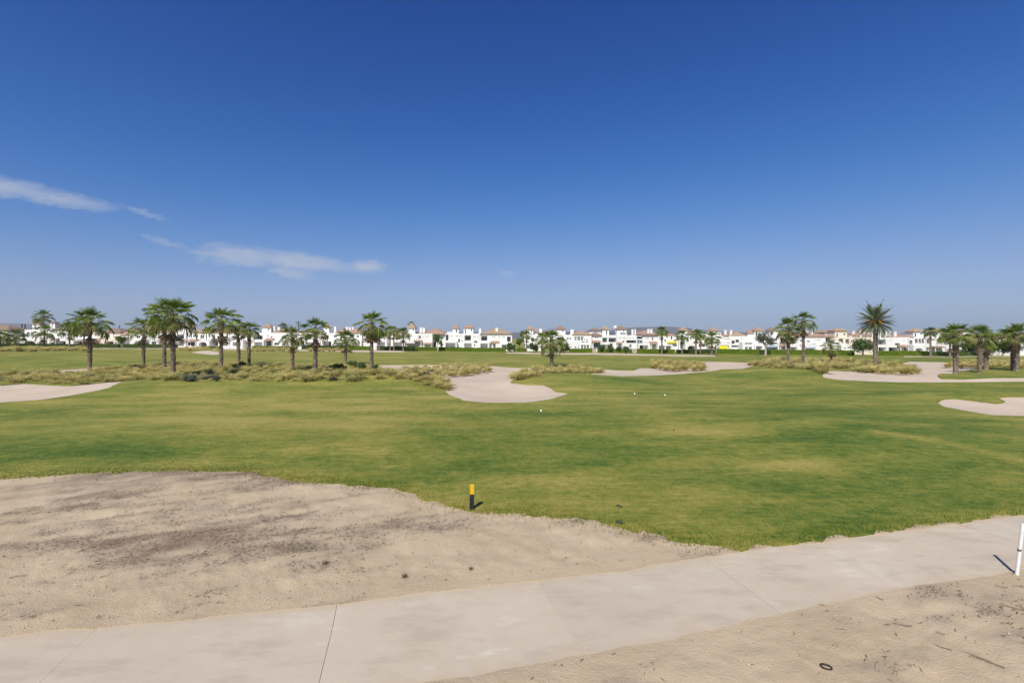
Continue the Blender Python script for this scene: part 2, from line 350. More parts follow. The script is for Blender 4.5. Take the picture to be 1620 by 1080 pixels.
def sdf(poly, X, Y, margin=4.0):
    P_ = np.array(poly); out_ = np.full(X.shape, -margin)
    sel = (X > P_[:, 0].min()-margin) & (X < P_[:, 0].max()+margin) & (Y > P_[:, 1].min()-margin) & (Y < P_[:, 1].max()+margin)
    x = X[sel]; y = Y[sel]; d2 = np.full(x.shape, 1e9); ins = np.zeros(x.shape, bool)
    for i in range(len(P_)):
        ax, ay = P_[i]; bx, by = P_[(i+1) % len(P_)]; ex, ey = bx-ax, by-ay
        t = np.clip(((x-ax)*ex+(y-ay)*ey)/(ex*ex+ey*ey+1e-12), 0, 1)
        d2 = np.minimum(d2, (x-ax-t*ex)**2+(y-ay-t*ey)**2)
        if ay != by:
            c = ((ay > y) != (by > y)) & (x < (bx-ax)*(y-ay)/(by-ay)+ax); ins ^= c
    d = np.sqrt(d2); out_[sel] = np.where(ins, d, -d); return out_
def zone_fields(X, Y):
    fs = []
    for i, (nm, pl) in enumerate(ZONES):
        f = sdf(pl, X, Y)
        if nm == 'path': f = f-.03+(fbm(X/.5, Y/.5, 21, 4)-.5)*.16-.10*np.maximum(0, fbm(X/1.9, Y/1.9, 27, 2)-.55)
        elif nm == 'earth': f = f+(fbm(X/.38, Y/.38, 22, 5)-.5)*.62
        elif nm.startswith('strip'): f = f+(fbm(X/3, Y/3, 23, 3)-.5)*1.6
        else: f = f+(fbm(X/1.1, Y/1.1, 24+i, 3)-.5)*.34
        fs.append(f)
    return fs
def to_px(X, Y, Z=0.0):
    Yc = np.maximum(Y, .5); return CX+F*X/Yc, HY-F*(Z-CAMH)/Yc
DRYB = ((200, 715, 300, 20, -.36), (60, 660, 200, 14, -.12), (1330, 700, 330, 75, -.26), (1000, 660, 200, 18, -.14), (850, 657, 110, 12, -.24), (1500, 800, 220, 30, -.14), (1250, 852, 260, 9, -.26), (1060, 790, 220, 34, .14), (1300, 785, 160, 22, .08), (450, 652, 420, 34, .12), (1150, 640, 300, 20, .06), (600, 640, 330, 20, .22), (330, 668, 220, 12, .20),
        (700, 790, 320, 32, .22), (1120, 715, 70, 40, .16), (1255, 737, 70, 9, .34), (500, 607, 260, 9, .16), (960, 830, 150, 16, .14), (1000, 612, 120, 10, -.10), (450, 565, 300, 12, .14), (900, 568, 300, 8, .06), (1340, 565, 150, 6, -.12), (1540, 566, 120, 5, -.22), (160, 598, 60, 6, -.2), (190, 620, 90, 10, -.16),
        (420, 735, 60, 5, .14), (880, 700, 160, 18, .10), (1560, 610, 100, 6, -.12), (320, 745, 300, 6, -.1))
TRACKS = (((1390, 683), (1500, 702), (1620, 728), .30, .5), ((905, 617), (1000, 619), (1100, 622), .22, .35), ((960, 625), (1080, 680), (1280, 745), .20, 2.0))
def dryness(X, Y):
    px, py = to_px(X, Y, 0.0)
    d = .63+.55*(fbm(X/9, Y/4.5, 31, 4)-.5)+.45*(fbm(X/2.6, Y/1.6, 33, 4)-.5)
    for a, b, ra, rb, k in DRYB: d = d+k*np.exp(-((px-a)/ra)**2-((py-b)/rb)**2)
    for p, q, r, k, w in TRACKS:
        pts = [hit(*p), hit(*q), hit(*r)]; m = np.full(np.shape(X), 1e9)
        for (ax, ay), (bx, by) in zip(pts, pts[1:]):
            ex, ey = bx-ax, by-ay; t = np.clip(((X-ax)*ex+(Y-ay)*ey)/(ex*ex+ey*ey), 0, 1); m = np.minimum(m, np.hypot(X-ax-t*ex, Y-ay-t*ey))
        d = d+k*np.exp(-(m/w)**2)
    return d
LITB = ((560, 905, 90, 12, .2), (690, 885, 70, 12, .16), (420, 810, 120, 14, .18), (100, 815, 140, 14, .16), (200, 790, 90, 10, .16), (40, 840, 80, 14, .2), (1250, 985, 300, 60, -.08), (270, 855, 330, 42, .30), (120, 885, 160, 25, .12), (330, 752, 300, 10, .36), (60, 770, 120, 18, .2), (440, 870, 120, 14, .16), (480, 900, 80, 18, .12), (640, 900, 120, 16, .14), (1030, 852, 50, 9, .42), (1350, 985, 110, 22, .12), (1440, 1055, 60, 16, .12), (1585, 945, 50, 14, .12), (1180, 1050, 60, 10, .10), (780, 880, 200, 26, -.12))
def litter(X, Y):
    px, py = to_px(X, Y, 0.0)
    c, s = math.cos(math.radians(24)), math.sin(math.radians(24)); u = X*c+Y*s; v = -X*s+Y*c
    d = .05+1.15*(fbm(u/2.4, v/.8, 41, 5)-.5)+.75*(fbm(u/.7, v/.26, 43, 4)-.5)
    for a, b, ra, rb, k in LITB: d = d+k*np.exp(-((px-a)/ra)**2-((py-b)/rb)**2)
    return d

ang = np.concatenate((np.arange(-64, 64.01, .21), np.arange(68, 294, 4)))*math.pi/180
rad = np.concatenate((np.linspace(.5, 4, 10)[:-1], np.geomspace(4, 260, 440), np.geomspace(260, 9500, 36)[1:]))
A_, R_ = np.meshgrid(ang, rad)
GX = (R_*np.sin(A_)).ravel(); GY = (R_*np.cos(A_)).ravel(); na, nr = len(ang), len(rad)
GZ = Hm(GX, GY); fields = zone_fields(GX, GY)
LIT = litter(GX, GY); DRY = dryness(GX, GY)
far = np.hypot(GX, GY) > 210; DRY[far] = .75
ear = ss(0, .4, fields[1])*ss(0, .7, -fields[0]); GZ = GZ+ear*np.where(np.hypot(GX, GY) < 30, .075*(fbm(GX/.35, GY/.35, 51, 4)-.5)+.05*(fbm(GX/1.1, GY/.8, 52, 3)-.5)+.035*np.clip(LIT, 0, .5), 0)
for i, (nm, pl) in enumerate(ZONES):
    if i >= 2 and not nm.startswith('strip'):
        GZ = GZ-.16*ss(0, 3.0, fields[i])+.04*ss(0, .5, fields[i])*(fbm(GX/1.6, GY/1.6, 61, 3)-.5)
NF = len(ZONES)
rows = np.stack([GX, GY, GZ, DRY, LIT]+fields, 1)
ii, jj = np.meshgrid(np.arange(nr-1), np.arange(na), indexing='ij')
q0 = (ii*na+jj).ravel(); q1 = (ii*na+(jj+1) % na).ravel(); q2 = ((ii+1)*na+(jj+1) % na).ravel(); q3 = ((ii+1)*na+jj).ravel()
Q = np.stack([q0, q3, q2, q1], 1)
ins = np.stack([f > 0 for f in fields], 1); cls = np.where(ins.any(1), ins.argmax(1), NF)
cq = cls[Q]; uni = (cq == cq[:, :1]).all(1)
Vl = []; extra_base = len(rows); cache = {}
def getv(i): return rows[i] if i < extra_base else Vl[i-extra_base]
def cut(a, b, k):
    key = (min(a, b), max(a, b), k)
    if key in cache: return cache[key]
    ra, rb = getv(key[0]), getv(key[1]); t = ra[5+k]/(ra[5+k]-rb[5+k]); r = ra+(rb-ra)*t; r[5+k] = 0
    Vl.append(r); cache[key] = extra_base+len(Vl)-1; return cache[key]
faces = {c: [] for c in range(NF+1)}; skirts = {c: [] for c in range(NF+1)}
for qd in Q[~uni].tolist():
    for tri in ((qd[0], qd[1], qd[2]), (qd[0], qd[2], qd[3])):
        rest = list(tri); edges = []
        for k in range(NF):
            if not rest: break
            fv = [getv(i)[5+k] for i in rest]
            if max(fv) <= 0: continue
            if min(fv) >= 0: faces[k].append(tuple(rest)); rest = []; break
            pi, po, cs = [], [], []
            for m in range(len(rest)):
                a, b = rest[m], rest[(m+1) % len(rest)]; fa, fb = fv[m], fv[(m+1) % len(rest)]
                (pi if fa > 0 else po).append(a)
                if (fa > 0) != (fb > 0):
                    c = cut(a, b, k); pi.append(c); po.append(c); cs.append(c)
            if len(pi) > 2: faces[k].append(tuple(pi))
            rest = po if len(po) > 2 else []
            if len(cs) == 2: edges.append(tuple(cs))
        if rest:
            fv = [getv(i)[6] for i in rest]
            faces[NF].append(tuple(rest))
            skirts[NF] += [e for e in edges if e[0] in rest and e[1] in rest]
        if edges and faces[1] and faces[1][-1] and set(edges[0]) <= set(faces[1][-1]): skirts[1].append(edges[0])
allv = np.concatenate([rows, np.array(Vl)]) if Vl else rows
def emit(name, c, mat, dz, skirt, kind='structure', attr=3):
    fq = Q[uni & (cq[:, 0] == c)]
    fl = [tuple(f) for f in fq.tolist()]+faces[c]
    if not fl: return None
    used = np.unique(np.concatenate([fq.ravel()]+[np.array(f) for f in faces[c]])) if faces[c] else np.unique(fq.ravel())
    remap = {int(v): i for i, v in enumerate(used)}
    V = allv[used][:, :3].copy(); V[:, 2] += dz
    F_ = [tuple(remap[i] for i in f) for f in fl]; T = allv[used][:, attr]; SV = []; SF = []; ST = []
    n0 = len(V)
    for a, b in skirts[c] if skirt else ():
        if a in remap and b in remap:
            pa, pb = V[remap[a]], V[remap[b]]; k = n0+len(SV)
            SV += [pa, pb, pb-np.array((0, 0, skirt)), pa-np.array((0, 0, skirt))]; SF.append((k, k+1, k+2, k+3)); ST += [T[remap[a]], T[remap[b]]]*2
    if SV: V = np.concatenate([V, np.array(SV)]); T = np.concatenate([T, np.array(ST)])
    me = mesh_np(name, V, F_+SF); at = me.attributes.new('tint', 'FLOAT', 'POINT'); at.data.foreach_set('value', T.astype(np.float32))
    o = link(name, me, mat, smooth=True); tag(o, kind=kind); return o
tag(emit('fairway', NF, M['turf'], .025, .14), 'mown golf fairway of mixed green and straw turf')
tag(emit('bare_earth', 1, M['earth'], 0, .05, attr=4), 'bare sandy earth beside the cart path')
BLAB = {'left': 'sand bunker cut off by the left edge', 'centre': 'large pale sand bunker in the middle of the fairway', 'mid': 'long sand bunker right of the lone short palm', 'right': 'long sand bunker in front of the date palm',
        'near_right': 'sand bunker at the right edge with a curled lip', 'far_left': 'small distant sand bunker behind the tall left palms', 'behind_clumps': 'thin sand strip behind the left tussocks'}
for i, (nm, pl) in enumerate(ZONES):
    if i < 2: continue
    o = emit('sand_bunker' if not nm.startswith('strip') else 'sandy_track', i, M['sand'], -.045 if not nm.startswith('strip') else 0, 0)
    if o and nm in BLAB: tag(o, BLAB[nm])

# cart path: bed and its concrete slabs
og = Vector((.5, 8.30)); u_ = Vector((math.cos(math.radians(13.4)), math.sin(math.radians(13.4)))); v_ = Vector((-u_.y, u_.x))
def path_pt(u, v, dz): p = og+u_*u+v_*v; return (p.x, p.y, H1(p.x, p.y)+dz)
m = MB()
for k in range(-9, 12):
    m.quad(path_pt(k*3.3, -2.9, -.024), path_pt(k*3.3+3.3, -2.9, -.024), path_pt(k*3.3+3.3, .6, -.024), path_pt(k*3.3, .6, -.024))
cp = tag(m.build('cart_path', M['concrete']), 'pale concrete cart path crossing the foreground', kind='structure')
for k in range(-8, 11):
    nu, nv = 34, 40; g = .003; V = []; Fc = []
    jit = lambda v, kk: .006*math.sin(v*3+kk*3.1)
    for b in range(nv+1):
        v = -2.45+b/nv*2.95
        for a in range(nu+1):
            u = k*3.33+g+jit(v, k)+(3.33-2*g+jit(v, k+1)-jit(v, k))*a/nu; V.append(path_pt(u, v, -.014+.002*math.sin(k*2.3)))
    nb = len(V)
    for b in range(nv):
        for a in range(nu): i = b*(nu+1)+a; Fc.append((i, i+1, i+nu+2, i+nu+1))
    for a_i in (0, nu):
        for b in range(nv):
            i, j = b*(nu+1)+a_i, (b+1)*(nu+1)+a_i; z = len(V)
            V += [(V[i][0], V[i][1], V[i][2]-.05), (V[j][0], V[j][1], V[j][2]-.05)]; Fc.append((i, j, z+1, z))
    me = bpy.data.meshes.new('slab'); me.from_pydata(V, [], Fc); va = np.array(V); fd = sdf(poly_path, va[:, 0], va[:, 1])
    at = me.attributes.new('tint', 'FLOAT', 'POINT'); at.data.foreach_set('value', (np.exp(-np.maximum(0, fd)/.20)*.85+.75*np.clip(fbm(va[:, 0]/1.3, va[:, 1]/.7, 91, 3)-.60, 0, 1)).astype(np.float32)); link('slab', me, M['concrete'], cp)

# turf blades near the camera and along the ragged edge
def blades_mesh(name, X, Y, Z, h, w, tint, lean=.6):
    n = len(X); a = rng.uniform(0, 2*math.pi, n); b = rng.uniform(0, 2*math.pi, n); l = h*lean*rng.uniform(.2, 1, n)
    V = np.zeros((n, 3, 3)); V[:, 0] = np.stack([X-np.cos(a)*w, Y-np.sin(a)*w, Z-.008], 1); V[:, 1] = np.stack([X+np.cos(a)*w, Y+np.sin(a)*w, Z-.008], 1)
    V[:, 2] = np.stack([X+np.cos(b)*l, Y+np.sin(b)*l, Z+h], 1)
    me = mesh_np(name, V.reshape(-1, 3), np.arange(n*3).reshape(-1, 3)); at = me.attributes.new('tint', 'FLOAT', 'POINT'); at.data.foreach_set('value', np.repeat(tint, 3).astype(np.float32)); return me
n = 420000
th = rng.uniform(-.86, .86, n); r = 8.0*np.exp(rng.uniform(0, 1, n)**1.35*math.log(4.2)); X = r*np.sin(th); Y = r*np.cos(th)
f0 = sdf(poly_path, X, Y); f1 = sdf(poly_earth, X, Y)+(fbm(X/.38, Y/.38, 22, 5)-.5)*.62
edge = np.exp(-(np.maximum(0, -f1)/.5)**2)
uq = rng.uniform(0, 1, n); keep = (f0 < .02+.05*(fbm(X/.3, Y/.3, 77, 2)-.4)) & (uq < np.where(f1 < .03, np.where(edge > .3, 1, .62), .55*np.exp(-(np.maximum(f1, 0)/.16)))) 
keep &= rng.uniform(0, 1, n) < 1.15-ss(18, 33, r)*1.15
for nm_, pl_ in BUNKERS:
    if min(p[1] for p in pl_) < 45: keep &= sdf(pl_, X, Y) < -.25
X, Y, r, edge = X[keep], Y[keep], r[keep], edge[keep]
hgt = rng.uniform(.012, .026, len(X))*(1+edge*rng.uniform(0, 2.0, len(X))); d = dryness(X, Y)+rng.normal(0, .16, len(X))
link('turf_blades', blades_mesh('turf_blades', X, Y, Hm(X, Y)+.025, hgt, .004+.0005*r, d), M['turf']); tag(bpy.data.objects['turf_blades'], 'short grass blades of the near fairway', 'grass', kind='stuff')

# litter on the bare earth: crumbs of dry thatch, pebbles
n = 90000
th = rng.uniform(-.87, .87, n); r = np.sqrt(rng.uniform(5.3**2, 17**2, n)); X = r*np.sin(th); Y = r*np.cos(th)
f0 = sdf(poly_path, X, Y); f1 = sdf(poly_earth, X, Y); l = litter(X, Y)
keep = (f0 < -.05) & (f1 > .1) & (rng.uniform(0, 1, n) < np.clip(.04+1.6*(l-.12), .012, .9)); X, Y = X[keep], Y[keep]
n = len(X); a = rng.normal(math.radians(24), .8, n); Ln = rng.uniform(.012, .05, n); Wd = rng.uniform(.003, .010, n); Z = Hm(X, Y)+.012+.03*np.clip(litter(X, Y), 0, .5)
V = np.zeros((n, 4, 3)); c, s = np.cos(a), np.sin(a); up = rng.uniform(.005, .028, n)
V[:, 0] = np.stack([X-c*Ln, Y-s*Ln, Z-.01], 1); V[:, 1] = np.stack([X-s*Wd, Y+c*Wd, Z+up*.3], 1); V[:, 2] = np.stack([X+c*Ln, Y+s*Ln, Z+up], 1); V[:, 3] = np.stack([X+s*Wd, Y-c*Wd, Z], 1)
link('dry_litter', mesh_np('dry_litter', V.reshape(-1, 3), np.arange(n*4).reshape(-1, 4)), M['twig']); tag(bpy.data.objects['dry_litter'], 'dry thatch crumbs strewn over the bare earth', 'litter', kind='stuff')
n = 2600
th = rng.uniform(-.87, .87, n); r = np.sqrt(rng.uniform(5.3**2, 16**2, n)); X = r*np.sin(th); Y = r*np.cos(th); keep = (sdf(poly_path, X, Y) < -.03) & (sdf(poly_earth, X, Y) > .1); X, Y = X[keep], Y[keep]
m = MB()
for x, y in zip(X, Y):
    q = random.choice((.006, .008, .011, .017)); z = H1(x, y)+.01
    vs = [Vector((random.uniform(.7, 1.3)*a*q, random.uniform(.7, 1.3)*b*q, random.uniform(.5, .9)*c*q))+Vector((x, y, z)) for a, b, c in ((1, 0, 0), (0, 1, 0), (-1, 0, 0), (0, -1, 0), (0, 0, 1), (0, 0, -1))]
    m.add(vs, ((0, 1, 4), (1, 2, 4), (2, 3, 4), (3, 0, 4), (1, 0, 5), (2, 1, 5), (3, 2, 5), (0, 3, 5)))
tag(m.build('gravel', M['pebble']), 'small pebbles scattered over the bare earth', 'gravel', kind='stuff')

# ------------------------------------------------------------------ palms
def with_tint(me, tints):
    at = me.attributes.new('tint', 'FLOAT', 'POINT'); at.data.foreach_set('value', np.asarray(tints, np.float32)); return me
def fan_leaf(name, rs, droop=.5, nseg=16, Lp=1.12, R=.93, spread=100, fold=.35, bend=.4):
    """one fan leaf: stalk along +X, pleated fan with free drooping tips"""
    m = MB(); t = []
    def base(x): return Vector((x, 0, -.10*x*x*droop))
    for i in range(4):
        x0, x1 = Lp*i/4, Lp*(i+1)/4; w0, w1 = .030-.004*i, .026-.004*i; a, b = base(x0), base(x1)
        m.add([a+Vector((0, w0, 0)), a-Vector((0, w0, 0)), b-Vector((0, w1, 0)), b+Vector((0, w1, 0)), a+Vector((0, 0, -w0)), b+Vector((0, 0, -w1))], ((0, 1, 2, 3), (1, 4, 5, 2), (4, 0, 3, 5))); t += [.75]*6
    c = base(Lp); cb, sb = math.cos(bend), math.sin(bend)
    def pt(ang, r, lift=0):
        x = math.cos(ang)*r; y = math.sin(ang)*r
        z = -droop*(r**2)*.42*(.55+.45*abs(math.cos(ang)))+abs(math.sin(ang))*r*fold*.5*(1-r*.35)+lift
        return c+Vector((x*cb+z*sb, y, z*cb-x*sb))
    da = math.radians(2*spread)/nseg
    for k in range(nseg):
        a0 = -math.radians(spread)+k*da; am = a0+da/2; L = R*(.74+.26*math.cos(am*.75))*rs.uniform(.9, 1.06); tn = rs.uniform(0, .65)
        rm = L*rs.uniform(.40, .52); tip = am+rs.uniform(-.05, .05)
        p = [c, pt(a0, rm*.55, -.012), pt(am, rm*.55, .03), pt(a0+da, rm*.55, -.012), pt(a0+da*.14, rm, -.012), pt(am, rm, .03), pt(a0+da*.86, rm, -.012), pt(tip, L*.9, -.05*droop), pt(tip+rs.uniform(-.06, .06), L*1.05, -.22*droop*rs.uniform(.5, 1.6))]
        m.add(p, ((0, 1, 2), (0, 2, 3), (1, 4, 5, 2), (2, 5, 6, 3), (4, 7, 5), (5, 7, 6), (4, 8, 7), (7, 8, 6)) if k % 2 else ((0, 1, 2), (0, 2, 3), (1, 4, 5, 2), (2, 5, 6, 3), (4, 8, 5), (5, 8, 6))); t += [tn]*9
    return with_tint(m.mesh(name), t)
rs = random.Random(3)
FAN = [fan_leaf('frond', rs, d, bend=b) for d, b in ((.2, .05), (.45, .25), (.7, .4), (.9, .55), (1.0, .65), (.5, .7))]
FAN_OLD = [fan_leaf('frond', rs, d, fold=.1, bend=b) for d, b in ((.8, .6), (1.0, .4))]
FAN_DEAD = [fan_leaf('frond', rs, d, nseg=14, spread=60, fold=-.3, R=1.0) for d in (1.2, 1.5)]
for me in FAN: me.materials.append(M['fan leaf'])
for me in FAN_OLD: me.materials.append(M['old fan leaf'])
for me in FAN_DEAD: me.materials.append(M['dead fan leaf'])
def palm_trunk(r0, r1, h, boots, rs, flare=1.25, boot_from=0.0, lean=(0, 0)):
    m = MB(); n = 12; k = max(6, int(h/.16)); pts = []
    for i in range(k+1):
        t = i/k; rr = (r0*(1-t)+r1*t)*(1+(flare-1)*math.exp(-t*h/.35)); z = -.25+t*(h+.25)
        for a in range(n):
            q = rr*(1+rs.uniform(-.07, .07)); an = 2*math.pi*a/n+(i % 2)*.26; pts.append((lean[0]*t*t+math.cos(an)*q, lean[1]*t*t+math.sin(an)*q, z))
    fs = []
    for i in range(k):
        for a in range(n): fs.append((i*n+a, i*n+(a+1) % n, (i+1)*n+(a+1) % n, (i+1)*n+a))
    fs.append(tuple(range(k*n, k*n+n))); m.add(pts, fs)
    for i in range(boots):                       # old leaf bases, spiralling up
        t = boot_from+(1-boot_from)*(i+.5)/boots; z = t*h; an = i*2.39996; rr = r0*(1-t)+r1*t; L = rs.uniform(.12, .32)*(.7+.6*t); w = rs.uniform(.04, .085); o = rs.uniform(.03, .17)*(.5+.8*t); an += rs.uniform(-.25, .25); z += rs.uniform(-.1, .1)
        if rs.random() < .18 or (t < .12 and rs.random() < .6): continue
        d = Vector((math.cos(an), math.sin(an), 0)); s = Vector((-d.y, d.x, 0)); b = d*rr*.95+Vector((lean[0]*t*t, lean[1]*t*t, z)); tip = b+d*o+Vector((0, 0, L))
        m.add([b+s*w, b-s*w, tip-s*w*.45, tip+s*w*.45, b-d*.03+Vector((0, 0, L)), b+d*.02-Vector((0, 0, .05))], ((0, 1, 2, 3), (0, 3, 4), (1, 4, 2), (3, 2, 4), (0, 5, 1)))
    return m.mesh('trunk')
def heart(rs, s):
    """growing heart with stalk stubs, the solid middle of a crown"""
    m = MB()
    m.tube([(0, 0, -.5*s), (0, 0, -.1*s), (0, 0, .35*s), (0, 0, .8*s)], [.24*s, .26*s, .14*s, .03*s], 9)
    for i in range(16):
        a = i*2.4; d = Vector((math.cos(a), math.sin(a), 0)); z = -.5+.05*i; m.tube([d*.18*s+Vector((0, 0, z*s)), d*.45*s+Vector((0, 0, (z+.22)*s))], [.05*s, .025*s], 4)
    return m.mesh('crown')
def place_fronds(crown, s, rs, nfr, top=86, bottom=-18, dead=3, old=.22, power=1.0, join=False):
    meshes = []
    for i in range(nfr+dead):
        t = (i+.5)/nfr; az = i*2.39996+rs.uniform(-.2, .2)
        if i >= nfr: el = rs.uniform(-82, -66); me = rs.choice(FAN_DEAD); sc = .9
        else:
            el = top-(top-bottom)*t**power+rs.uniform(-7, 7)
            me = rs.choice(FAN_OLD) if t > 1-old and rs.random() < .75 else FAN[min(4, max(0, int(t*5+rs.uniform(-.7, .7))))]; sc = (.78+.22*min(1, t*2.2))*rs.uniform(.82, 1.1)
        el = math.radians(el); mt = Matrix.Translation((0, 0, (.35-.75*min(1, t))*.55*s)) @ Matrix.Rotation(az, 4, 'Z') @ Matrix.Rotation(-el, 4, 'Y') @ Matrix.Rotation(rs.uniform(-.5, .5), 4, 'X') @ Matrix.Scale(s*sc, 4)
        if join: meshes.append((me, mt))
        else:
            o = bpy.data.objects.new('frond', me); COL.objects.link(o); o.parent = crown; o.matrix_local = mt
    return meshes
def joined_crown(s, rs, nfr, **kw):
    V, Fc, T, MI = [], [], [], []; mats = []
    h = heart(rs, s); parts = [(h, Matrix.Identity(4))]+place_fronds(None, s, rs, nfr, join=True, **kw); h.materials.append(M['trunk bark'])
    for me, mt in parts:
        b = len(V); V += [tuple(mt @ v.co) for v in me.vertices]; mat = me.materials[0]
        if mat not in mats: mats.append(mat)
        for p in me.polygons: Fc.append(tuple(i+b for i in p.vertices)); MI.append(mats.index(mat))
        T += [x.value for x in me.attributes['tint'].data] if 'tint' in me.attributes else [.3]*len(me.vertices)
    r = bpy.data.meshes.new('crown'); r.from_pydata(V, [], Fc); r.update()
    for q in mats: r.materials.append(q)
    r.polygons.foreach_set('material_index', MI); return with_tint(r, T)
def palm(px, py, top, wpx, label, near=True, group=None, nfr=27, tr=.25, seed=0, crown_drop=.40, boots=None, depth=None, dead=3, old=.22, bottom=-18, lean=0.0, flare=1.25, bark='trunk bark'):
    rs = random.Random(seed+int(px*7)); g = on_ground(px, py) if depth is None else None
    if g is None: x = (px-CX)/F*depth; g = Vector((x, depth, H1(x, depth)))
    mpp = g.y/F; s = (wpx/2*mpp)/1.9; tr *= .78; h = (HY-(top+wpx*crown_drop))*mpp+CAMH-g.z
    root = empty('fan_palm', g, rs.uniform(0, 6.28)); tag(root, label, 'palm tree', group)
    lv = Vector((lean*mpp, 0)); lv.rotate(Matrix.Rotation(-root.rotation_euler.z, 2))
    bt = boots if boots is not None else int(h*44)
    link('trunk', palm_trunk(tr, tr*.88, h, bt if near else int(h*6), rs, flare, 0, (lv.x, lv.y)), M[bark], root)
    if near:
        cr = link('crown', heart(rs, s), M['trunk bark'], root, (lv.x, lv.y, h)); place_fronds(cr, s, rs, nfr, dead=dead, old=old, bottom=bottom)
    else:
        link('crown', joined_crown(s, rs, nfr, dead=dead, old=old, bottom=bottom), None, root, (lv.x, lv.y, h))
    return root
GL = 'fan palms growing along the left tussock bed'; GR = 'fan palms on the right of the course'; GF = 'distant fan palms along the villa hedge'
palm(142, 586, 489, 62, 'leftmost tall fan palm of the tussock bed, beside the thin sand strip', group=GL, tr=.30, nfr=33)
palm(227, 580, 503, 46, 'fan palm with a plain trunk between the leftmost palm and the tallest palm', group=GL, tr=.25)
palm(260, 584, 490, 52, 'fan palm half hidden close behind the left side of the tallest palm', group=GL, tr=.27, dead=7, old=.4)
palm(274, 596, 472, 78, 'tallest fan palm on the left with a wide ragged crown', group=GL, tr=.29, nfr=38, dead=5, lean=-2)
palm(350, 584, 488, 60, 'tall fan palm just right of the tallest palm, dead leaves on its trunk', group=GL, tr=.27, dead=6)
palm(378, 579, 505, 36, 'small crowned fan palm, left one of the close pair', group=GL, tr=.26, old=.4, lean=-3)
palm(394, 579, 510, 36, 'small crowned fan palm, right one of the close pair', group=GL, tr=.27)
palm(463, 585, 517, 44, 'short fan palm in front of the power pole', group=GL, tr=.25)
palm(499, 592, 505, 48, 'fan palm with an open crown right of the power pole', group=GL, tr=.27, old=.4, dead=5)
palm(547, 576, 522, 40, 'short fan palm between the dark shrubs and the open crowned palm', group=GL, tr=.24)
palm(588, 586, 494, 52, 'fan palm with yellow dry leaves at the right end of the tussock bed', group=GL, tr=.27, old=.5, dead=7, nfr=34, bottom=-55)
palm(873, 581, 523, 48, 'lone short stout fan palm in the middle of the course', tr=.33, nfr=34, old=.35, dead=2, group=None, crown_drop=.38, bottom=-28)
palm(1247, 579, 497, 44, 'bushy fan palm with a deep hanging crown, left of a tall slim pair', group=GR, tr=.25, nfr=36, dead=8, old=.45, bottom=-60, crown_drop=.55)
palm(1271, 580, 492, 40, 'slim fan palm, right and taller one of the pair', group=GR, tr=.22, dead=8, old=.45, crown_drop=.45)
palm(1315, 574, 538, 28, 'very small fan palm with a skirt of dead leaves', group=GR, tr=.22, dead=9, old=.5, nfr=24)
palm(1512, 592, 512, 50, 'full fan palm on the grass island, leftmost of the right edge group', group=GR, tr=.28, nfr=34, old=.35)
palm(1550, 590, 515, 44, 'fan palm on the grass island, front one of the two middle palms', group=GR, tr=.30, nfr=34, old=.3)
palm(1560, 585, 524, 42, 'darker fan palm just behind the front middle palm on the grass island', group=GR, tr=.34, nfr=32)
palm(1602, 586, 517, 42, 'fan palm with a dark trunk, left one of the pair by the right edge', group=GR, tr=.26, old=.3)
palm(1609, 587, 513, 46, 'fan palm nearest the right edge of the picture', group=GR, tr=.30, old=.4)
palm(68, 546, 491, 30, 'very tall distant fan palm rising above the left villas', False, GF, depth=192, tr=.25, nfr=30)
palm(70, 549, 514, 32, 'fan palm in front of the white arched villa at left', False, GF, depth=163, tr=.30, nfr=30)
palm(24, 549, 520, 32, 'low fan palm between the two leftmost villas', False, GF, depth=160, tr=.38, nfr=30)
palm(0, 549, 523, 30, 'fan palm cut by the left edge of the picture', False, GF, depth=160, tr=.38, nfr=30)
palm(110, 549, 509, 32, 'fan palm behind the left side of the leftmost tall palm', False, GF, depth=161, tr=.35, nfr=30)
palm(133, 549, 500, 36, 'fan palm hidden behind the leftmost tall palm', False, GF, depth=158, tr=.30, nfr=30)
palm(617, 554, 516, 24, 'leftmost of the three far palms right of the tussock bed', False, GF, depth=158, tr=.28, nfr=34)
palm(623, 554.5, 517, 22, 'middle one of the three far palms right of the tussock bed', False, GF, depth=155, tr=.25, nfr=26, old=.5)
palm(638, 555, 518, 27, 'rightmost of the three far palms, by the pergola', False, GF, depth=155, tr=.28, nfr=34, old=.5)
palm(600, 554, 520, 24, 'far palm partly behind the yellow leaved palm', False, GF, depth=157, tr=.28, nfr=34)
palm(833, 557, 523, 20, 'slim far palm left of the lone stout palm', False, GF, depth=152, tr=.26, nfr=33)
palm(857, 558, 527, 26, 'drooping pale far palm just left of the lone stout palm', False, GF, depth=150, tr=.25, nfr=30, old=.5)
palm(888, 558, 534, 26, 'low far palm right of the lone stout palm', False, GF, depth=150, tr=.22, nfr=33)
palm(1047, 559, 517, 22, 'far palm in front of the terracotta roofed villa by the blue hill', False, GF, depth=150, tr=.35, nfr=34)
palm(1079, 558, 523, 24, 'far palm below the square tower right of the blue hill', False, GF, depth=150, tr=.30, nfr=34)
palm(1101, 562, 521, 24, 'front palm of the far close pair', False, GF, depth=140, tr=.32, nfr=34)
palm(1108, 560, 523, 22, 'back palm of the far close pair', False, GF, depth=146, tr=.25, nfr=33)
palm(1126, 563, 525, 30, 'wide crowned far palm left of the lime awning', False, GF, depth=138, tr=.36, nfr=34)
palm(1472, 562, 518, 22, 'slim far palm in front of the rightmost villas', False, GF, depth=142, tr=.34, nfr=33)
palm(1503, 561, 521, 26, 'far palm behind the leftmost palm of the grass island', False, GF, depth=142, tr=.34, nfr=33)
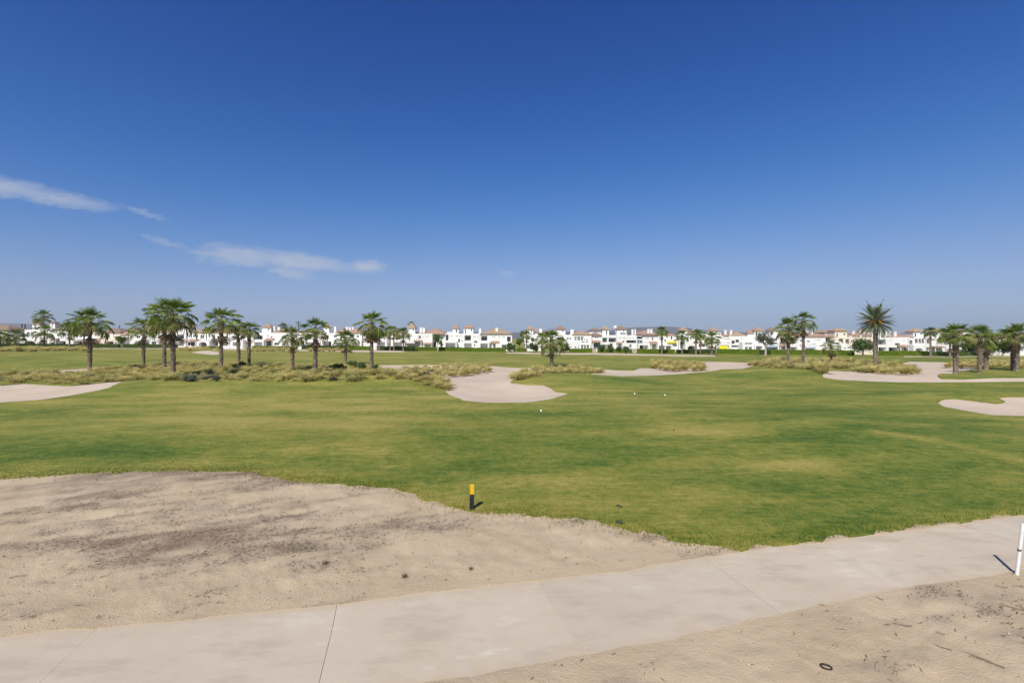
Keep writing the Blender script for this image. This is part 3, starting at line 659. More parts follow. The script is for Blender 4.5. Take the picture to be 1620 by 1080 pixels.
palm(448, 545, 511, 20, 'palm crown showing above the roofs left of the power pole', False, GF, depth=215, tr=.28, nfr=33)
palm(651, 545, 508, 14, 'small palm tip above the pergola villa roof', False, GF, depth=215, tr=.25, nfr=22)

# date palm
def date_leaf(name, rs, L, arch):
    m = MB(); t = []; n = 26; P_ = []; el = 0.0; p = Vector((0, 0, 0))
    for i in range(n+1):
        P_.append(p.copy()); el -= arch/n*(i/n*1.6+.2); p = p+Vector((math.cos(el), 0, math.sin(el)))*L/n
    for i in range(n):
        w = .035*(1-i/n)+.006; a, b = P_[i], P_[i+1]
        m.add([a+Vector((0, w, 0)), a-Vector((0, w, 0)), b-Vector((0, w, 0)), b+Vector((0, w, 0))], ((0, 1, 2, 3),)); t += [.9 if i < 7 else .55]*4
    for i in range(4, n):
        for sd in (-1, 1):
            for h_ in (0, .5):
                f = (i+h_)/n; a = P_[i].lerp(P_[i+1], h_); ll = .52*math.sin(min(1, f*1.15+.12)*math.pi)**.6*rs.uniform(.85, 1.1)+.05
                d = (P_[min(i+1, n)]-P_[i]).normalized(); o = (d*.75+Vector((0, sd*.85, .28))).normalized(); tip = a+o*ll-Vector((0, 0, .10*ll)); w = d*.022
                m.add([a-w, a+w, a+o*ll*.55+w*.9, tip], ((0, 1, 2, 3),)); t += [rs.uniform(0, .7)]*4
    return with_tint(m.mesh(name), t)
rs = random.Random(11)
DL = [date_leaf('frond', rs, 2.75, a) for a in (.3, .6, .95, 1.25)]
for me in DL: me.materials.append(M['date leaf'])
g = on_ground(1385, 578); mpp = g.y/F
dp = tag(empty('date_palm', g), 'tall date palm with arching feather leaves and orange fruit stalks', 'palm tree')
h = (HY-512)*mpp+CAMH-g.z
link('trunk', palm_trunk(.36, .30, h, 120, rs, 1.15), M['trunk bark'], dp)
cr = link('crown', heart(rs, 1.5), M['trunk bark'], dp, (0, 0, h)); s = (34*mpp)/2.55
for i in range(58):
    t = (i+.5)/58; el = math.radians(80-112*t**.75+rs.uniform(-4, 4)); me = DL[min(3, int(t*4))]
    o = bpy.data.objects.new('frond', me); COL.objects.link(o); o.parent = cr
    o.matrix_local = Matrix.Translation((0, 0, (.4-.5*t)*s)) @ Matrix.Rotation(i*2.39996, 4, 'Z') @ Matrix.Rotation(-el, 4, 'Y') @ Matrix.Rotation(rs.uniform(-.4, .4), 4, 'X') @ Matrix.Scale(s*rs.uniform(.92, 1.05), 4)
for i in range(9):
    a = i*2.4+.5; m = MB(); d = Vector((math.cos(a), math.sin(a), 0))
    for k in range(16):
        j = Vector((rs.uniform(-.25, .25), rs.uniform(-.25, .25), rs.uniform(-.2, .2))); m.tube([d*.2, d*.5*s+Vector((0, 0, .35*s))+j*.3, d*.75*s+Vector((0, 0, .28*s))+j, d*.85*s+Vector((0, 0, .0*s))+j*1.2], [.03, .026, .022, .016], 3)
    m.build('fruit_stalk', M['fruit stalk'], cr)

# ------------------------------------------------------------------ tussock grass beds
def clump_mesh(rs, nbl=240, h=1.0, spread=.62, up=.72):
    V, Fc, T = [], [], []
    for i in range(nbl):
        az = rs.uniform(0, 6.283); inc = abs(rs.gauss(0, 1))*.5; inc = min(inc, 1.35)*up/.55; L = h*rs.uniform(.65, 1.15); w = rs.uniform(.010, .020); q = rs.uniform(0, .20)
        b = Vector((math.cos(az+1)*q, math.sin(az+1)*q, -.04)); d = Vector((math.cos(az), math.sin(az), 0)); s = Vector((-d.y, d.x, 0)); k0 = len(V); p = b; tn = rs.random(); th = math.pi/2-inc*.55
        for j in range(4):
            ww = w*(1-j/3.6); V += [tuple(p+s*ww), tuple(p-s*ww)]; T += [max(0, tn*.8-.15+.12*j)]*2
            p = p+(d*math.cos(th)+Vector((0, 0, math.sin(th))))*L/3; th -= (.25+inc*.55)*rs.uniform(.6, 1.3)
        for j in range(3): Fc.append((k0+2*j, k0+2*j+1, k0+2*j+3, k0+2*j+2))
    me = bpy.data.meshes.new('tussock'); me.from_pydata(V, [], Fc); me.update(); return with_tint(me, T)
rs = random.Random(5); CL = {}
for nm, mt in (('straw', 'clump straw'), ('green', 'clump green'), ('grey', 'clump grey')):
    CL[nm] = [clump_mesh(rs, 330 if nm != 'grey' else 380, rs.uniform(.85, 1.05) if nm != 'grey' else .8) for _ in range(4)]
    for me in CL[nm]: me.materials.append(M[mt])
def in_poly(pl, x, y):
    c = False
    for i in range(len(pl)):
        (ax, ay), (bx, by) = pl[i], pl[(i+1) % len(pl)]
        if (ay > y) != (by > y) and x < (bx-ax)*(y-ay)/(by-ay)+ax: c = not c
    return c
BEDS = [
 ('straw green tussock grass in the bed under the left palms', 'tussocks of the left palm bed', .95, (.5, .9), P((-40, 590), (60, 591), (140, 589), (200, 579), (300, 573), (380, 575), (450, 577), (560, 579), (620, 585), (640, 588), (640, 600), (560, 603), (480, 605), (400, 603), (340, 602), (270, 603), (205, 602), (160, 606), (120, 609), (60, 605), (-40, 607))),
 ('straw coloured tussock grass on the left rim of the big central bunker', 'tussocks on the bunker rim', .75, (.5, .75), P((640, 589), (660, 591), (705, 606), (714, 612), (706, 617), (690, 613), (660, 605), (640, 601))),
 ('tussock grass in the island at the back of the big central bunker', 'tussocks at the back of the bunker', 1.05, (.55, .9), P((640, 583), (690, 580), (740, 577.5), (772, 580), (776, 587), (740, 592), (700, 595), (660, 597))),
 ('pale straw tussock grass around the lone stout palm', 'tussocks around the lone palm', .95, (.6, .9), P((806, 595), (830, 587), (855, 581), (880, 579), (920, 580), (952, 585), (950, 590), (920, 591), (890, 590), (860, 592), (840, 599), (822, 603))),
 ('rounded straw tussock grass in the island of the long middle bunker', 'tussocks of the middle bunker island', 1.25, (.8, 1.1), P((1030, 573), (1060, 572.5), (1100, 575), (1116, 580), (1110, 585), (1060, 586), (1034, 582))),
 ('straw tussock grass in the wide bed around the date palm', 'tussocks of the date palm bed', 1.3, (.7, 1.15), P((1186, 577), (1230, 568), (1330, 570), (1400, 574), (1440, 582), (1456, 588), (1440, 592), (1400, 590), (1340, 584), (1312, 583), (1306, 594), (1290, 592), (1260, 583), (1210, 582))),
 ('straw tussock grass behind the palms of the grass island at right', 'tussocks behind the grass island', 1.35, (.7, 1.0), P((1495, 577), (1520, 573), (1600, 571), (1660, 571), (1660, 582), (1560, 582), (1495, 581))),
 ('low distant tussock grass before the leftmost villas', 'tussocks before the leftmost villas', 2.6, (1.1, 1.8), P((-30, 551), (60, 551), (136, 551), (136, 555), (60, 556), (-30, 556))),
 ('distant tussock grass between the far small bunker and the villas', 'tussocks behind the far bunker', 2.6, (.9, 1.4), P((282, 551), (345, 550), (348, 553), (300, 554.5), (282, 554))),
 ('distant tussock grass on the bank behind the short palms', 'tussocks behind the short palms', 2.4, (.9, 1.5), P((392, 550), (455, 551), (462, 555), (392, 555.5))),
 ('distant tussock grass on the sandy bank before the hedge', 'tussocks on the sandy bank', 2.4, (.9, 1.5), P((484, 552), (548, 553), (545, 556.5), (490, 556))),
]
spots = []
for bi, (lab, grp, sp, (s0, s1), pl) in enumerate(BEDS):
    xs = [p[0] for p in pl]; ys = [p[1] for p in pl]; got = []
    for _ in range(4000):
        x = rs.uniform(min(xs), max(xs)); y = rs.uniform(min(ys), max(ys))
        if not in_poly(pl, x, y): continue
        if any((x-a)**2+(y-b)**2 < sp*sp*1.25 for a, b in got): continue
        got.append((x, y))
    for x, y in got:
        px, py = to_px(x, y, H1(x, y)); kind = 'straw'
        q = fbm(x/3.5, y/3.5, 71, 2)
        if bi in (0, 2, 5) and q > .55: kind = 'green'
        if bi == 0 and ((280 < px < 345 and py > 592) or rs.random() < .04): kind = 'grey'
        if bi == 2 and px < 690 and py > 588: kind = 'grey'
        if bi == 7: kind = 'green' if rs.random() < .7 else 'grey'
        if bi > 7 and rs.random() < .5: kind = 'green'
        sc = rs.uniform(s0, s1); spots.append((sc/y, x, y, sc, kind, bi))
print('tussocks', len(spots), [sum(1 for q in spots if q[5] == i) for i in range(len(BEDS))])
spots.sort(reverse=True)
MARKS = [('the leftmost tall palm', 142, 586), ('the plain trunked palm', 227, 580), ('the half hidden palm', 260, 584), ('the tallest left palm', 274, 596), ('the dead leaved tall palm', 350, 584), ('the close palm pair', 386, 579), ('the power pole palm', 463, 585), ('the open crowned palm', 499, 592), ('the dark shrub palm', 547, 576), ('the yellow leaved palm', 588, 586), ('the left bunker', 60, 610),
         ('the lone stout palm', 873, 581), ('the bushy fan palm', 1247, 579), ('the slim fan palm', 1271, 580), ('the very small palm', 1315, 574), ('the date palm', 1385, 578), ('the grass island palms', 1530, 590), ('the bunker rim tip', 708, 617), ('the bunker island point', 776, 587), ('the middle bunker island centre', 1072, 580), ('the low leftmost villa palm', 24, 552), ('the arched villa palm', 70, 552), ('the far small bunker', 325, 558), ('the left edge', 0, 598)]
ORD = ('nearest', 'second nearest', 'third nearest', 'fourth nearest', 'fifth nearest', 'sixth nearest', 'seventh nearest', 'eighth nearest', 'ninth nearest', 'tenth nearest')+tuple('%dth nearest' % k for k in range(11, 80))
spots.sort(reverse=True); WHERE = {}; cells = {}
for i, sp_ in enumerate(spots[:300]):
    px, py = (float(q) for q in to_px(sp_[1], sp_[2], H1(sp_[1], sp_[2])))
    dist, nm, dx, dy = min((math.hypot(px-a, (py-b)*2.5), nm, px-a, py-b) for nm, a, b in MARKS)
    rel = ('left of ' if dx < 0 else 'right of ') if abs(dx) > 2.5*abs(dy) else ('behind ' if dy < 0 else 'in front of ')
    cells.setdefault((nm, rel), []).append((dist, i))
for (nm, rel), lst in cells.items():
    for k, (_, i) in enumerate(sorted(lst)): WHERE[i] = 'tussock, %s one %s' % (ORD[k], rel+nm)
KL = {'straw': 'straw coloured ', 'green': 'greenish ', 'grey': 'grey green '}
V, Fc, T = [], [], []
for i, (_, x, y, sc, kind, bi) in enumerate(spots):
    me = rs.choice(CL[kind]); rz = rs.uniform(0, 6.28); loc = (x, y, H1(x, y)-.02)
    if i < 300:
        o = link('tussock', me, None, None, loc); o.rotation_euler = (rs.uniform(-.1, .1), rs.uniform(-.1, .1), rz); o.scale = (sc*rs.uniform(1.3, 1.85), sc*rs.uniform(1.3, 1.85), sc*rs.uniform(.65, 1.05))
        tag(o, KL[kind]+WHERE[i], 'tussock', BEDS[bi][1], 'thing')
    else:
        mt = Matrix.Translation(loc) @ Matrix.Rotation(rz, 4, 'Z') @ Matrix.Diagonal((sc*1.4, sc*1.4, sc*.75, 1)); b = len(V)
        V += [tuple(mt @ v.co) for v in me.vertices]; Fc += [tuple(q+b for q in p.vertices) for p in me.polygons]; T += [q.value for q in me.attributes['tint'].data]
if V:
    me = bpy.data.meshes.new('tussock_mass'); me.from_pydata(V, [], Fc); with_tint(me, T)
    tag(link('tussock_mass', me, M['clump straw']), 'remaining tussock grass of the rough between the larger clumps', 'tussock', kind='stuff')

# ------------------------------------------------------------------ shrubs, trees, hedges
def leaf_cloud(pts, nrm, size, rs, tints):
    V = []; Fc = []; T = []
    for p, nn, t in zip(pts, nrm, tints):
        a = Vector((rs.gauss(0, 1), rs.gauss(0, 1), rs.gauss(0, 1))); d = (Vector(nn)+a*.7).normalized(); u = d.orthogonal().normalized(); u.rotate(Matrix.Rotation(rs.uniform(0, 6.28), 3, d)); w = d.cross(u); s = size*rs.uniform(.6, 1.3); k = len(V); p = Vector(p)
        V += [tuple(p-u*s), tuple(p+w*s*.5), tuple(p+u*s), tuple(p-w*s*.5)]; Fc.append((k, k+1, k+2, k+3)); T += [t]*4
    return V, Fc, T
def crown_mesh(rs, lobes, leaves, size, name='crown'):
    pts, nr, tn = [], [], []
    tot = sum(l[3]**2 for l in lobes)
    for cx, cy, cz, r in lobes:
        base = rs.uniform(.1, .6)
        for i in range(int(leaves*r*r/tot)):
            d = Vector((rs.gauss(0, 1), rs.gauss(0, 1), rs.gauss(0, 1))).normalized(); q = r*rs.uniform(.55, 1.08)*(1+.22*math.sin(d.x*5+cx)+.18*math.sin(d.z*7+cz*3)); pts.append(Vector((cx, cy, cz))+d*q); nr.append(d); tn.append(min(1, max(0, base+rs.uniform(-.3, .4))))
    V, Fc, T = leaf_cloud(pts, nr, size, rs, tn); me = bpy.data.meshes.new(name); me.from_pydata(V, [], Fc); me.update(); return with_tint(me, T)
def at_depth(px, Y): x = (px-CX)/F*Y; return Vector((x, Y, H1(x, Y)))
def tree(name, cat, px, Y, xw, top, bot, label, mat, leaves=1400, size=.16, nlobes=9, trunk=True, bark='smooth bark', base=None, group=None, seed=0):
    """xw: crown width, top / bot: crown limits in photo pixels"""
    rs = random.Random(int(px*3)+seed); g = at_depth(px, Y); mpp = Y/F; root = tag(empty(name, g), label, cat, group)
    z1 = (HY-top)*mpp+CAMH-g.z; z0 = max(.1, (HY-bot)*mpp+CAMH-g.z); R = xw/2*mpp; cz = (z0+z1)/2; hz = (z1-z0)/2; lobes = []
    for i in range(nlobes):
        d = Vector((rs.gauss(0, 1), rs.gauss(0, 1), rs.gauss(0, 1))).normalized(); k = rs.uniform(.35, .68); lr = min(R, hz)*rs.uniform(.36, .55); lobes.append((d.x*R*k, d.y*R*k, cz+d.z*hz*k*1.02, lr))
    lobes.append((0, 0, cz, min(R, hz)*.6))
    if trunk:
        m = MB(); th = max(z0+hz*.5, .4); tr = max(.06, R*.07); m.tube([(0, 0, -.2), (tr*.4, 0, th*.5), (0, tr*.3, th)], [tr*1.25, tr, tr*.7], 8)
        for lx, ly, lz, lr in lobes[:6]: m.tube([(0, 0, th*.75), (lx*.5, ly*.5, (th*.8+lz)*.5), (lx, ly, lz)], [tr*.6, tr*.4, tr*.2], 5)
        m.build('trunk', M[bark], root)
    else:
        m = MB()
        for lx, ly, lz, lr in lobes[:7]: m.tube([(lx*.15, ly*.15, -.15), (lx*.6, ly*.6, lz*.5), (lx, ly, lz)], [.05, .04, .02], 5)
        m.build('stem', M['smooth bark'], root)
    link('crown' if trunk else 'foliage', crown_mesh(rs, lobes, leaves, size), M[mat], root); return root
tree('round_tree', 'tree', 192, 165, 16, 529, 544, 'small round bright green tree before the terracotta roofed left villa', 'lime leaf', 1500, .2, bark='smooth bark')
tree('pale_stemmed_tree', 'tree', 692, 158, 14, 527, 543, 'small dark green tree with a white trunk before the pergola villa', 'mid leaf', 1300, .2, bark='pale bark')
tree('column_shrub', 'shrub', 698, 165, 7, 535, 550, 'narrow bright green column shrub behind the white trunked tree', 'lime leaf', 900, .16, trunk=False)
tree('round_tree', 'tree', 822, 164, 16, 533, 546, 'small yellow green round tree in the gap between two villas', 'lime leaf', 1400, .2)
tree('leafy_shrub', 'shrub', 808, 152, 21, 541, 557, 'dark grey green shrub below the yellow green round tree', 'mid leaf', 1700, .2, trunk=False)
tree('leafy_tree', 'tree', 828, 185, 12, 518, 542, 'dark green tree behind the villa left of the slim far palm', 'dark leaf', 1200, .22)
tree('leafy_shrub', 'shrub', 846, 151, 22, 541, 556, 'dark shrub at the foot of the drooping pale palm', 'dark leaf', 1500, .2, trunk=False)
tree('leafy_shrub', 'shrub', 893, 150, 20, 542, 558, 'dark shrub right of the lone stout palm', 'dark leaf', 1500, .2, trunk=False)
tree('leafy_shrub', 'shrub', 952, 150, 13, 543, 559, 'dark leafy shrub just right of the first pinkish gate pier', 'mid leaf', 1200, .2, trunk=False)
tree('leafy_shrub', 'shrub', 966, 149, 13, 542, 559, 'taller leafy shrub, second right of the first gate pier', 'mid leaf', 1200, .2, trunk=False)
tree('leafy_shrub', 'shrub', 980, 149, 10, 547, 559, 'low dark leafy shrub below the tower with the satellite dish', 'dark leaf', 900, .2, trunk=False)
tree('leafy_shrub', 'shrub', 990, 149, 11, 545, 559, 'leafy shrub just left of the second gate pier', 'mid leaf', 1000, .2, trunk=False)
tree('olive_tree', 'tree', 1211, 138, 40, 521, 549, 'sparse grey green tree with a pale trunk on the right lawn', 'olive leaf', 1700, .2, 14, bark='pale bark')
tree('broadleaf_tree', 'tree', 1365, 143, 32, 530, 560, 'broad leafy bush like tree just left of the date palm', 'mid leaf', 2600, .24, 12, group=None)
tree('dark_tree', 'tree', 1532, 146, 34, 541, 562, 'dark green tree between the grass island palms, left one', 'dark leaf', 2200, .24, trunk=False)
tree('dark_tree', 'tree', 1583, 144, 40, 535, 562, 'dark green tree between the grass island palms, right one', 'dark leaf', 2600, .24, trunk=False)
tree('dark_tree', 'tree', 1640, 144, 50, 530, 562, 'dark green tree reaching out of the right edge', 'dark leaf', 2600, .24, trunk=False)
tree('dark_tree', 'tree', 1560, 158, 40, 524, 560, 'tall grey green tree behind the grass island palms', 'mid leaf', 2200, .26, trunk=False)
def near_shrub(px, py, wpx, hpx, label, mat='dark leaf'):
    g = on_ground(px, py); tree('dark_shrub', 'shrub', px, g.y, wpx, py-hpx, py, label, mat, 1300, .075, 8, trunk=False, group='dark shrubs in the left palm bed')
near_shrub(372, 586, 22, 11, 'dark green shrub at the foot of the close palm pair'); near_shrub(383, 582, 16, 10, 'small dark shrub behind the close palm pair')
near_shrub(410, 583, 18, 9, 'low dark shrub right of the close palm pair'); near_shrub(486, 587, 18, 9, 'small dark shrub left of the open crowned palm', 'dark leaf')
near_shrub(538, 587, 30, 13, 'broad dark green shrub below the short palm', 'dark leaf'); near_shrub(559, 583, 24, 13, 'round green shrub left of the yellow leaved palm', 'mid leaf')
near_shrub(572, 587, 24, 14, 'dense dark shrub touching the yellow leaved palm', 'mid leaf'); near_shrub(594, 588, 16, 11, 'dark shrub at the right foot of the yellow leaved palm')
near_shrub(522, 585, 20, 8, 'low dark shrub beside the broad one', 'dark leaf'); near_shrub(1402, 580, 14, 7, 'dark green shrub right of the date palm', 'dark leaf'); near_shrub(1240, 572, 16, 6, 'grey shrub behind the bushy fan palm', 'olive leaf')
near_shrub(340, 603, 20, 8, 'grey green shrub on the front edge of the left bed', 'olive leaf'); near_shrub(300, 604, 26, 10, 'broad grey green shrub at the front of the bed, by the tallest palm', 'olive leaf')
near_shrub(672, 597, 36, 9, 'low grey green shrub at the back left of the big bunker', 'olive leaf')

def villa_Y(px): return (185-.0986*196)/(1+.0986*(px-CX)/F)
def hedge(px0, px1, hm, label, mat='hedge leaf', back=6.5, depth=1.1):
    rs = random.Random(int(px0)); Y0, Y1 = villa_Y(px0)-back, villa_Y(px1)-back; a, b = at_depth(px0, Y0), at_depth(px1, Y1); L = (b-a).length; n = max(2, int(L/.6)); mid = a.lerp(b, .5)
    root = tag(empty('hedge', mid), label, 'hedge', 'clipped hedges before the villas'); m = MB(); pts, nr, tn = [], [], []
    d = (b-a)/n; dn = Vector((-(b-a).y, (b-a).x, 0)).normalized()*depth/2; V = []; tops = []
    for i in range(n+1):
        p = a+(b-a)*i/n; p.z = H1(p.x, p.y); q = p-mid; hh = hm*(1+rs.uniform(-.05, .05)); tops.append((q, hh)); V += [q-dn*.85+Vector((0, 0, -.2)), q-dn*.85+Vector((0, 0, hh*.93)), q+dn*.85+Vector((0, 0, hh*.93)), q+dn*.85+Vector((0, 0, -.2))]
    fs = []
    for i in range(n):
        for j in range(3): fs.append((i*4+j, i*4+4+j, i*4+5+j, i*4+1+j))
    fs += [(0, 1, 2, 3), tuple(reversed(range(n*4, n*4+4)))]; m.add(V, fs); m.build('hedge_core', M['hedge core'], root)
    for i in range(int(L*230)):
        t = rs.random()*n; k = min(n-1, int(t)); q0, h0 = tops[k]; q1, h1 = tops[k+1]; q = q0.lerp(q1, t-k); hh = h0+(h1-h0)*(t-k); base = .35+.5*(vnoise(t*.25, hh, 5)-.5)
        if rs.random() < .5: pts.append(q-dn*rs.uniform(.85, 1.05)+Vector((0, 0, rs.uniform(0, hh)))); nr.append(-dn.normalized())
        else: pts.append(q+dn*rs.uniform(-1, 1)+Vector((0, 0, hh*rs.uniform(.92, 1.03)))); nr.append(Vector((0, 0, 1)))
        tn.append(float(base)+rs.uniform(-.25, .35))
    V, Fc, T = leaf_cloud(pts, nr, .125, rs, tn); me = bpy.data.meshes.new('foliage'); me.from_pydata(V, [], Fc); link('foliage', with_tint(me, T), M[mat], root)
for a in ((-30, 64, 1.1, 'low dark hedge before the leftmost villas', 'dark leaf'), (64, 146, 1.1, 'dark hedge behind the distant tussocks at left', 'dark leaf'), (148, 189, 1.3, 'dark hedge left of the small round bright tree', 'mid leaf'), (196, 280, 1.35, 'hedge right of the small round bright tree', 'mid leaf'),
          (320, 350, .9, 'short low bright hedge behind the far bunker'), (400, 470, 1.0, 'thin bright hedge behind the short palms'), (478, 548, 1.4, 'hedge before the villas right of the power pole', 'mid leaf'), (551, 585, 1.35, 'bright hedge piece left of the yellow leaved palm'), (597, 656, 1.35, 'dark hedge behind the three far palms', 'dark leaf'),
          (658, 691, 1.25, 'bright hedge left of the white trunked tree'), (694, 800, 1.25, 'long bright hedge below the twin towered villas'), (818, 832, 1.2, 'short bright hedge under the yellow green round tree'), (900, 937, 1.25, 'bright hedge left of the first gate pier'), (945, 1000, 1.25, 'hedge between the two gate piers'),
          (1008, 1068, 1.35, 'bright hedge right of the second gate pier'), (1070, 1132, 1.3, 'dark hedge behind the far palm pair', 'dark leaf'), (1134, 1200, 1.5, 'bright hedge below the lime awning'), (1202, 1216, 1.4, 'dark hedge gap behind the sparse grey green tree', 'dark leaf'), (1218, 1350, 1.45, 'long bright hedge behind the slim palm pair'), (1385, 1465, 1.45, 'bright hedge right of the date palm'), (1467, 1560, 1.3, 'dark hedge before the rightmost villas', 'mid leaf')):
    hedge(*a)
for px, lab in ((940.5, 'pinkish gate pier in the hedge gap, left one'), (1004, 'pinkish gate pier in the hedge gap, right one')):
    Y = villa_Y(px)-6.8; g = at_depth(px, Y); r_ = tag(empty('gate_pier', g), lab, 'gate pier', 'gate piers'); m = MB(); m.box(-.5, .5, -.4, .4, -.2, 1.25); m.build('pier_block', M['brick pier'], r_); m = MB(); m.box(-.58, .58, -.48, .48, 1.252, 1.38); m.build('cap_stone', M['brick pier'], r_)

# ------------------------------------------------------------------ villas
class Villa:
    def __init__(s, px, label, wall='white stucco', roof='terracotta tiles', back=0.0, group='white villas across the course'):
        s.Y = villa_Y(px)+back; s.g = at_depth(px, s.Y); s.wall = M[wall]; s.roofm = M[roof]; s.n = 0
        s.root = tag(empty('villa', s.g), label, 'villa', group); s.rs = random.Random(int(px))
    def x(s, px, d): return (px-CX)/F*(s.Y+d)-s.g.x
    def z(s, py, d): return (HY-py)/F*(s.Y+d)+CAMH-s.g.z
    def eps(s): s.n += 1; return s.n*.013
    def window(s, x0, x1, z0, z1, y, glass='window glass', frame='white paint', bars=1):
        m = MB(); t = min(.09, (x1-x0)*.14); y0, y1 = y-.05, y+.02
        m.box(x0, x1, y0, y1, z1-t, z1); m.box(x0, x1, y0, y1, z0, z0+t); m.box(x0, x0+t, y0, y1, z0+t, z1-t); m.box(x1-t, x1, y0, y1, z0+t, z1-t)
        for k in range(bars): xc = x0+(x1-x0)*(k+1)/(bars+1); m.box(xc-t/2.5, xc+t/2.5, y0, y1, z0+t, z1-t)
        w = m.build('window', M[frame], s.root); p = MB(); p.box(x0+t*.5, x1-t*.5, y-.012, y+.006, z0+t*.5, z1-t*.5); p.build('pane', M[glass], w)
    def rail(s, x0, x1, z0, z1, y, mat='dark metal', glass=False):
        m = MB(); m.box(x0, x1, y-.03, y+.03, z1-.07, z1); m.box(x0, x1, y-.02, y+.02, z0+.05, z0+.1); n = max(3, int((x1-x0)/.22))
        for k in range(n+1): xc = x0+.03+(x1-x0-.06)*k/n; m.box(xc-.018, xc+.018, y-.015, y+.015, z0+.1, z1-.07)
        m.build('railing', M[mat], s.root)
    def block(s, x0, x1, top, d, depth=7.0, openings=(), name='wall', base=None, mat=None):
        d += s.eps(); X0, X1 = s.x(x0, d), s.x(x1, d); Z1 = s.z(top, d); Z0 = -.4 if base is None else s.z(base, d); ops = []
        for o in openings:
            a, b, c, e, k = o[:5]; ox0, ox1 = max(X0+.08, s.x(a, d)), min(X1-.08, s.x(b, d)); oz1, oz0 = min(Z1-.06, s.z(c, d)), max(Z0+.05, s.z(e, d))
            if ox1-ox0 > .15 and oz1-oz0 > .15: ops.append((ox0, ox1, oz0, oz1, k)+tuple(o[5:]))
        xs = sorted({X0, X1} | {q for o in ops for q in o[:2]}); zs = sorted({Z0, Z1} | {q for o in ops for q in o[2:4]}); m = MB()
        for i in range(len(xs)-1):
            for j in range(len(zs)-1):
                cx, cz = (xs[i]+xs[i+1])/2, (zs[j]+zs[j+1])/2
                if any(o[0] < cx < o[1] and o[2] < cz < o[3] for o in ops): continue
                m.quad((xs[i], d, zs[j]), (xs[i+1], d, zs[j]), (xs[i+1], d, zs[j+1]), (xs[i], d, zs[j+1]))
        D = d+depth
        m.quad((X1, d, Z0), (X1, D, Z0), (X1, D, Z1), (X1, d, Z1)); m.quad((X0, D, Z0), (X0, d, Z0), (X0, d, Z1), (X0, D, Z1)); m.quad((X1, D, Z0), (X0, D, Z0), (X0, D, Z1), (X1, D, Z1)); m.quad((X0, d, Z1), (X1, d, Z1), (X1, D, Z1), (X0, D, Z1))
        for o in ops:
            a, b, c, e, k = o[:5]; rd = {'w': .2, 'd': .35, 'b': 1.6, 'a': 2.2, 'p': 2.6}[k]; y = d+rd
            m.quad((a, d, c), (a, y, c), (a, y, e), (a, d, e)); m.quad((b, y, c), (b, d, c), (b, d, e), (b, y, e)); m.quad((a, d, e), (a, y, e), (b, y, e), (b, d, e)); m.quad((a, y, c), (a, d, c), (b, d, c), (b, y, c))
            if k in 'bap': m.quad((a, y, c), (b, y, c), (b, y, e), (a, y, e))
            if k == 'a':
                n = 10; rise = min((e-c)*.45, (b-a)*.3)
                for q in range(n):
                    t0, t1 = q/n*2-1, (q+1)/n*2-1; h0, h1 = e-rise*(1-math.sqrt(max(0, 1-t0*t0))), e-rise*(1-math.sqrt(max(0, 1-t1*t1))); xa, xb = a+(b-a)*q/n, a+(b-a)*(q+1)/n
                    m.quad((xa, d, h0), (xb, d, h1), (xb, d, e), (xa, d, e)); m.quad((xa, d, h0), (xa, d+.3, h0), (xb, d+.3, h1), (xb, d, h1))
        w = m.build(name, mat or s.wall, s.root)
        for o in ops:
            a, b, c, e, k = o[:5]; gl = o[5] if len(o) > 5 else 'window glass'; wd = b-a
            if k == 'w': s.window(a, b, c, e, d+.16, gl, bars=1 if wd > .8 else 0)
            elif k == 'd': s.window(a, b, c, e, d+.3, gl, bars=max(1, int(wd/1.0)))
            elif k == 'b':
                s.window(a+wd*.12, b-wd*.12, c+.05, c+(e-c)*.82, d+1.5, gl, bars=max(1, int(wd/1.2))); s.rail(a+.02, b-.02, c, min(c+1.0, e-.2), d+.08)
            else: s.window(a+wd*.08, b-wd*.08, c+.05, c+(e-c)*.86, d+(2.1 if k == 'a' else 2.5), gl, 'timber' if k == 'p' else 'white paint', bars=max(1, int(wd/1.2)))
        return (X0, X1, d, D, Z1)
    def hip(s, x0, x1, ye, yr, d, depth, mat=None, over=.42):
        d += s.eps(); X0, X1 = s.x(x0, d)-over*.3, s.x(x1, d)+over*.3; e = s.z(ye, d); r = max(e+.5, s.z(yr, d+depth/2)); y0, y1 = d-over, d+depth+over; w, l = X1-X0, y1-y0; m = MB(); t = .16
        if w > l: k = l/2*.95; A, B = (X0+k, (y0+y1)/2, r), (X1-k, (y0+y1)/2, r)
        else: k = w/2*.95; A, B = ((X0+X1)/2, y0+k, r), ((X0+X1)/2, y1-k, r)
        c = [(X0, y0, e), (X1, y0, e), (X1, y1, e), (X0, y1, e)]; lo = [(x, y, z-t) for x, y, z in c]
        if w > l: fs = [(0, 1, 5, 4), (1, 2, 5), (2, 3, 4, 5), (3, 0, 4)]
        else: fs = [(0, 1, 4), (1, 2, 5, 4), (2, 3, 5), (3, 0, 4, 5)]
        m.add(c+[A, B], fs); m.add(c+lo, ((4, 5, 1, 0), (5, 6, 2, 1), (6, 7, 3, 2), (7, 4, 0, 3), (7, 6, 5, 4))); m.build('roof', mat and M[mat] or s.roofm, s.root)
    def tower(s, x0, x1, ye, yp, d, openings=(), base=None, mat=None, depth=None):
        w = (x1-x0)/F*s.Y; dp = depth or w*.95; s.block(x0, x1, ye, d, dp, openings, 'tower', base); s.hip(x0-.8, x1+.8, ye, yp, d, dp, mat, .35)
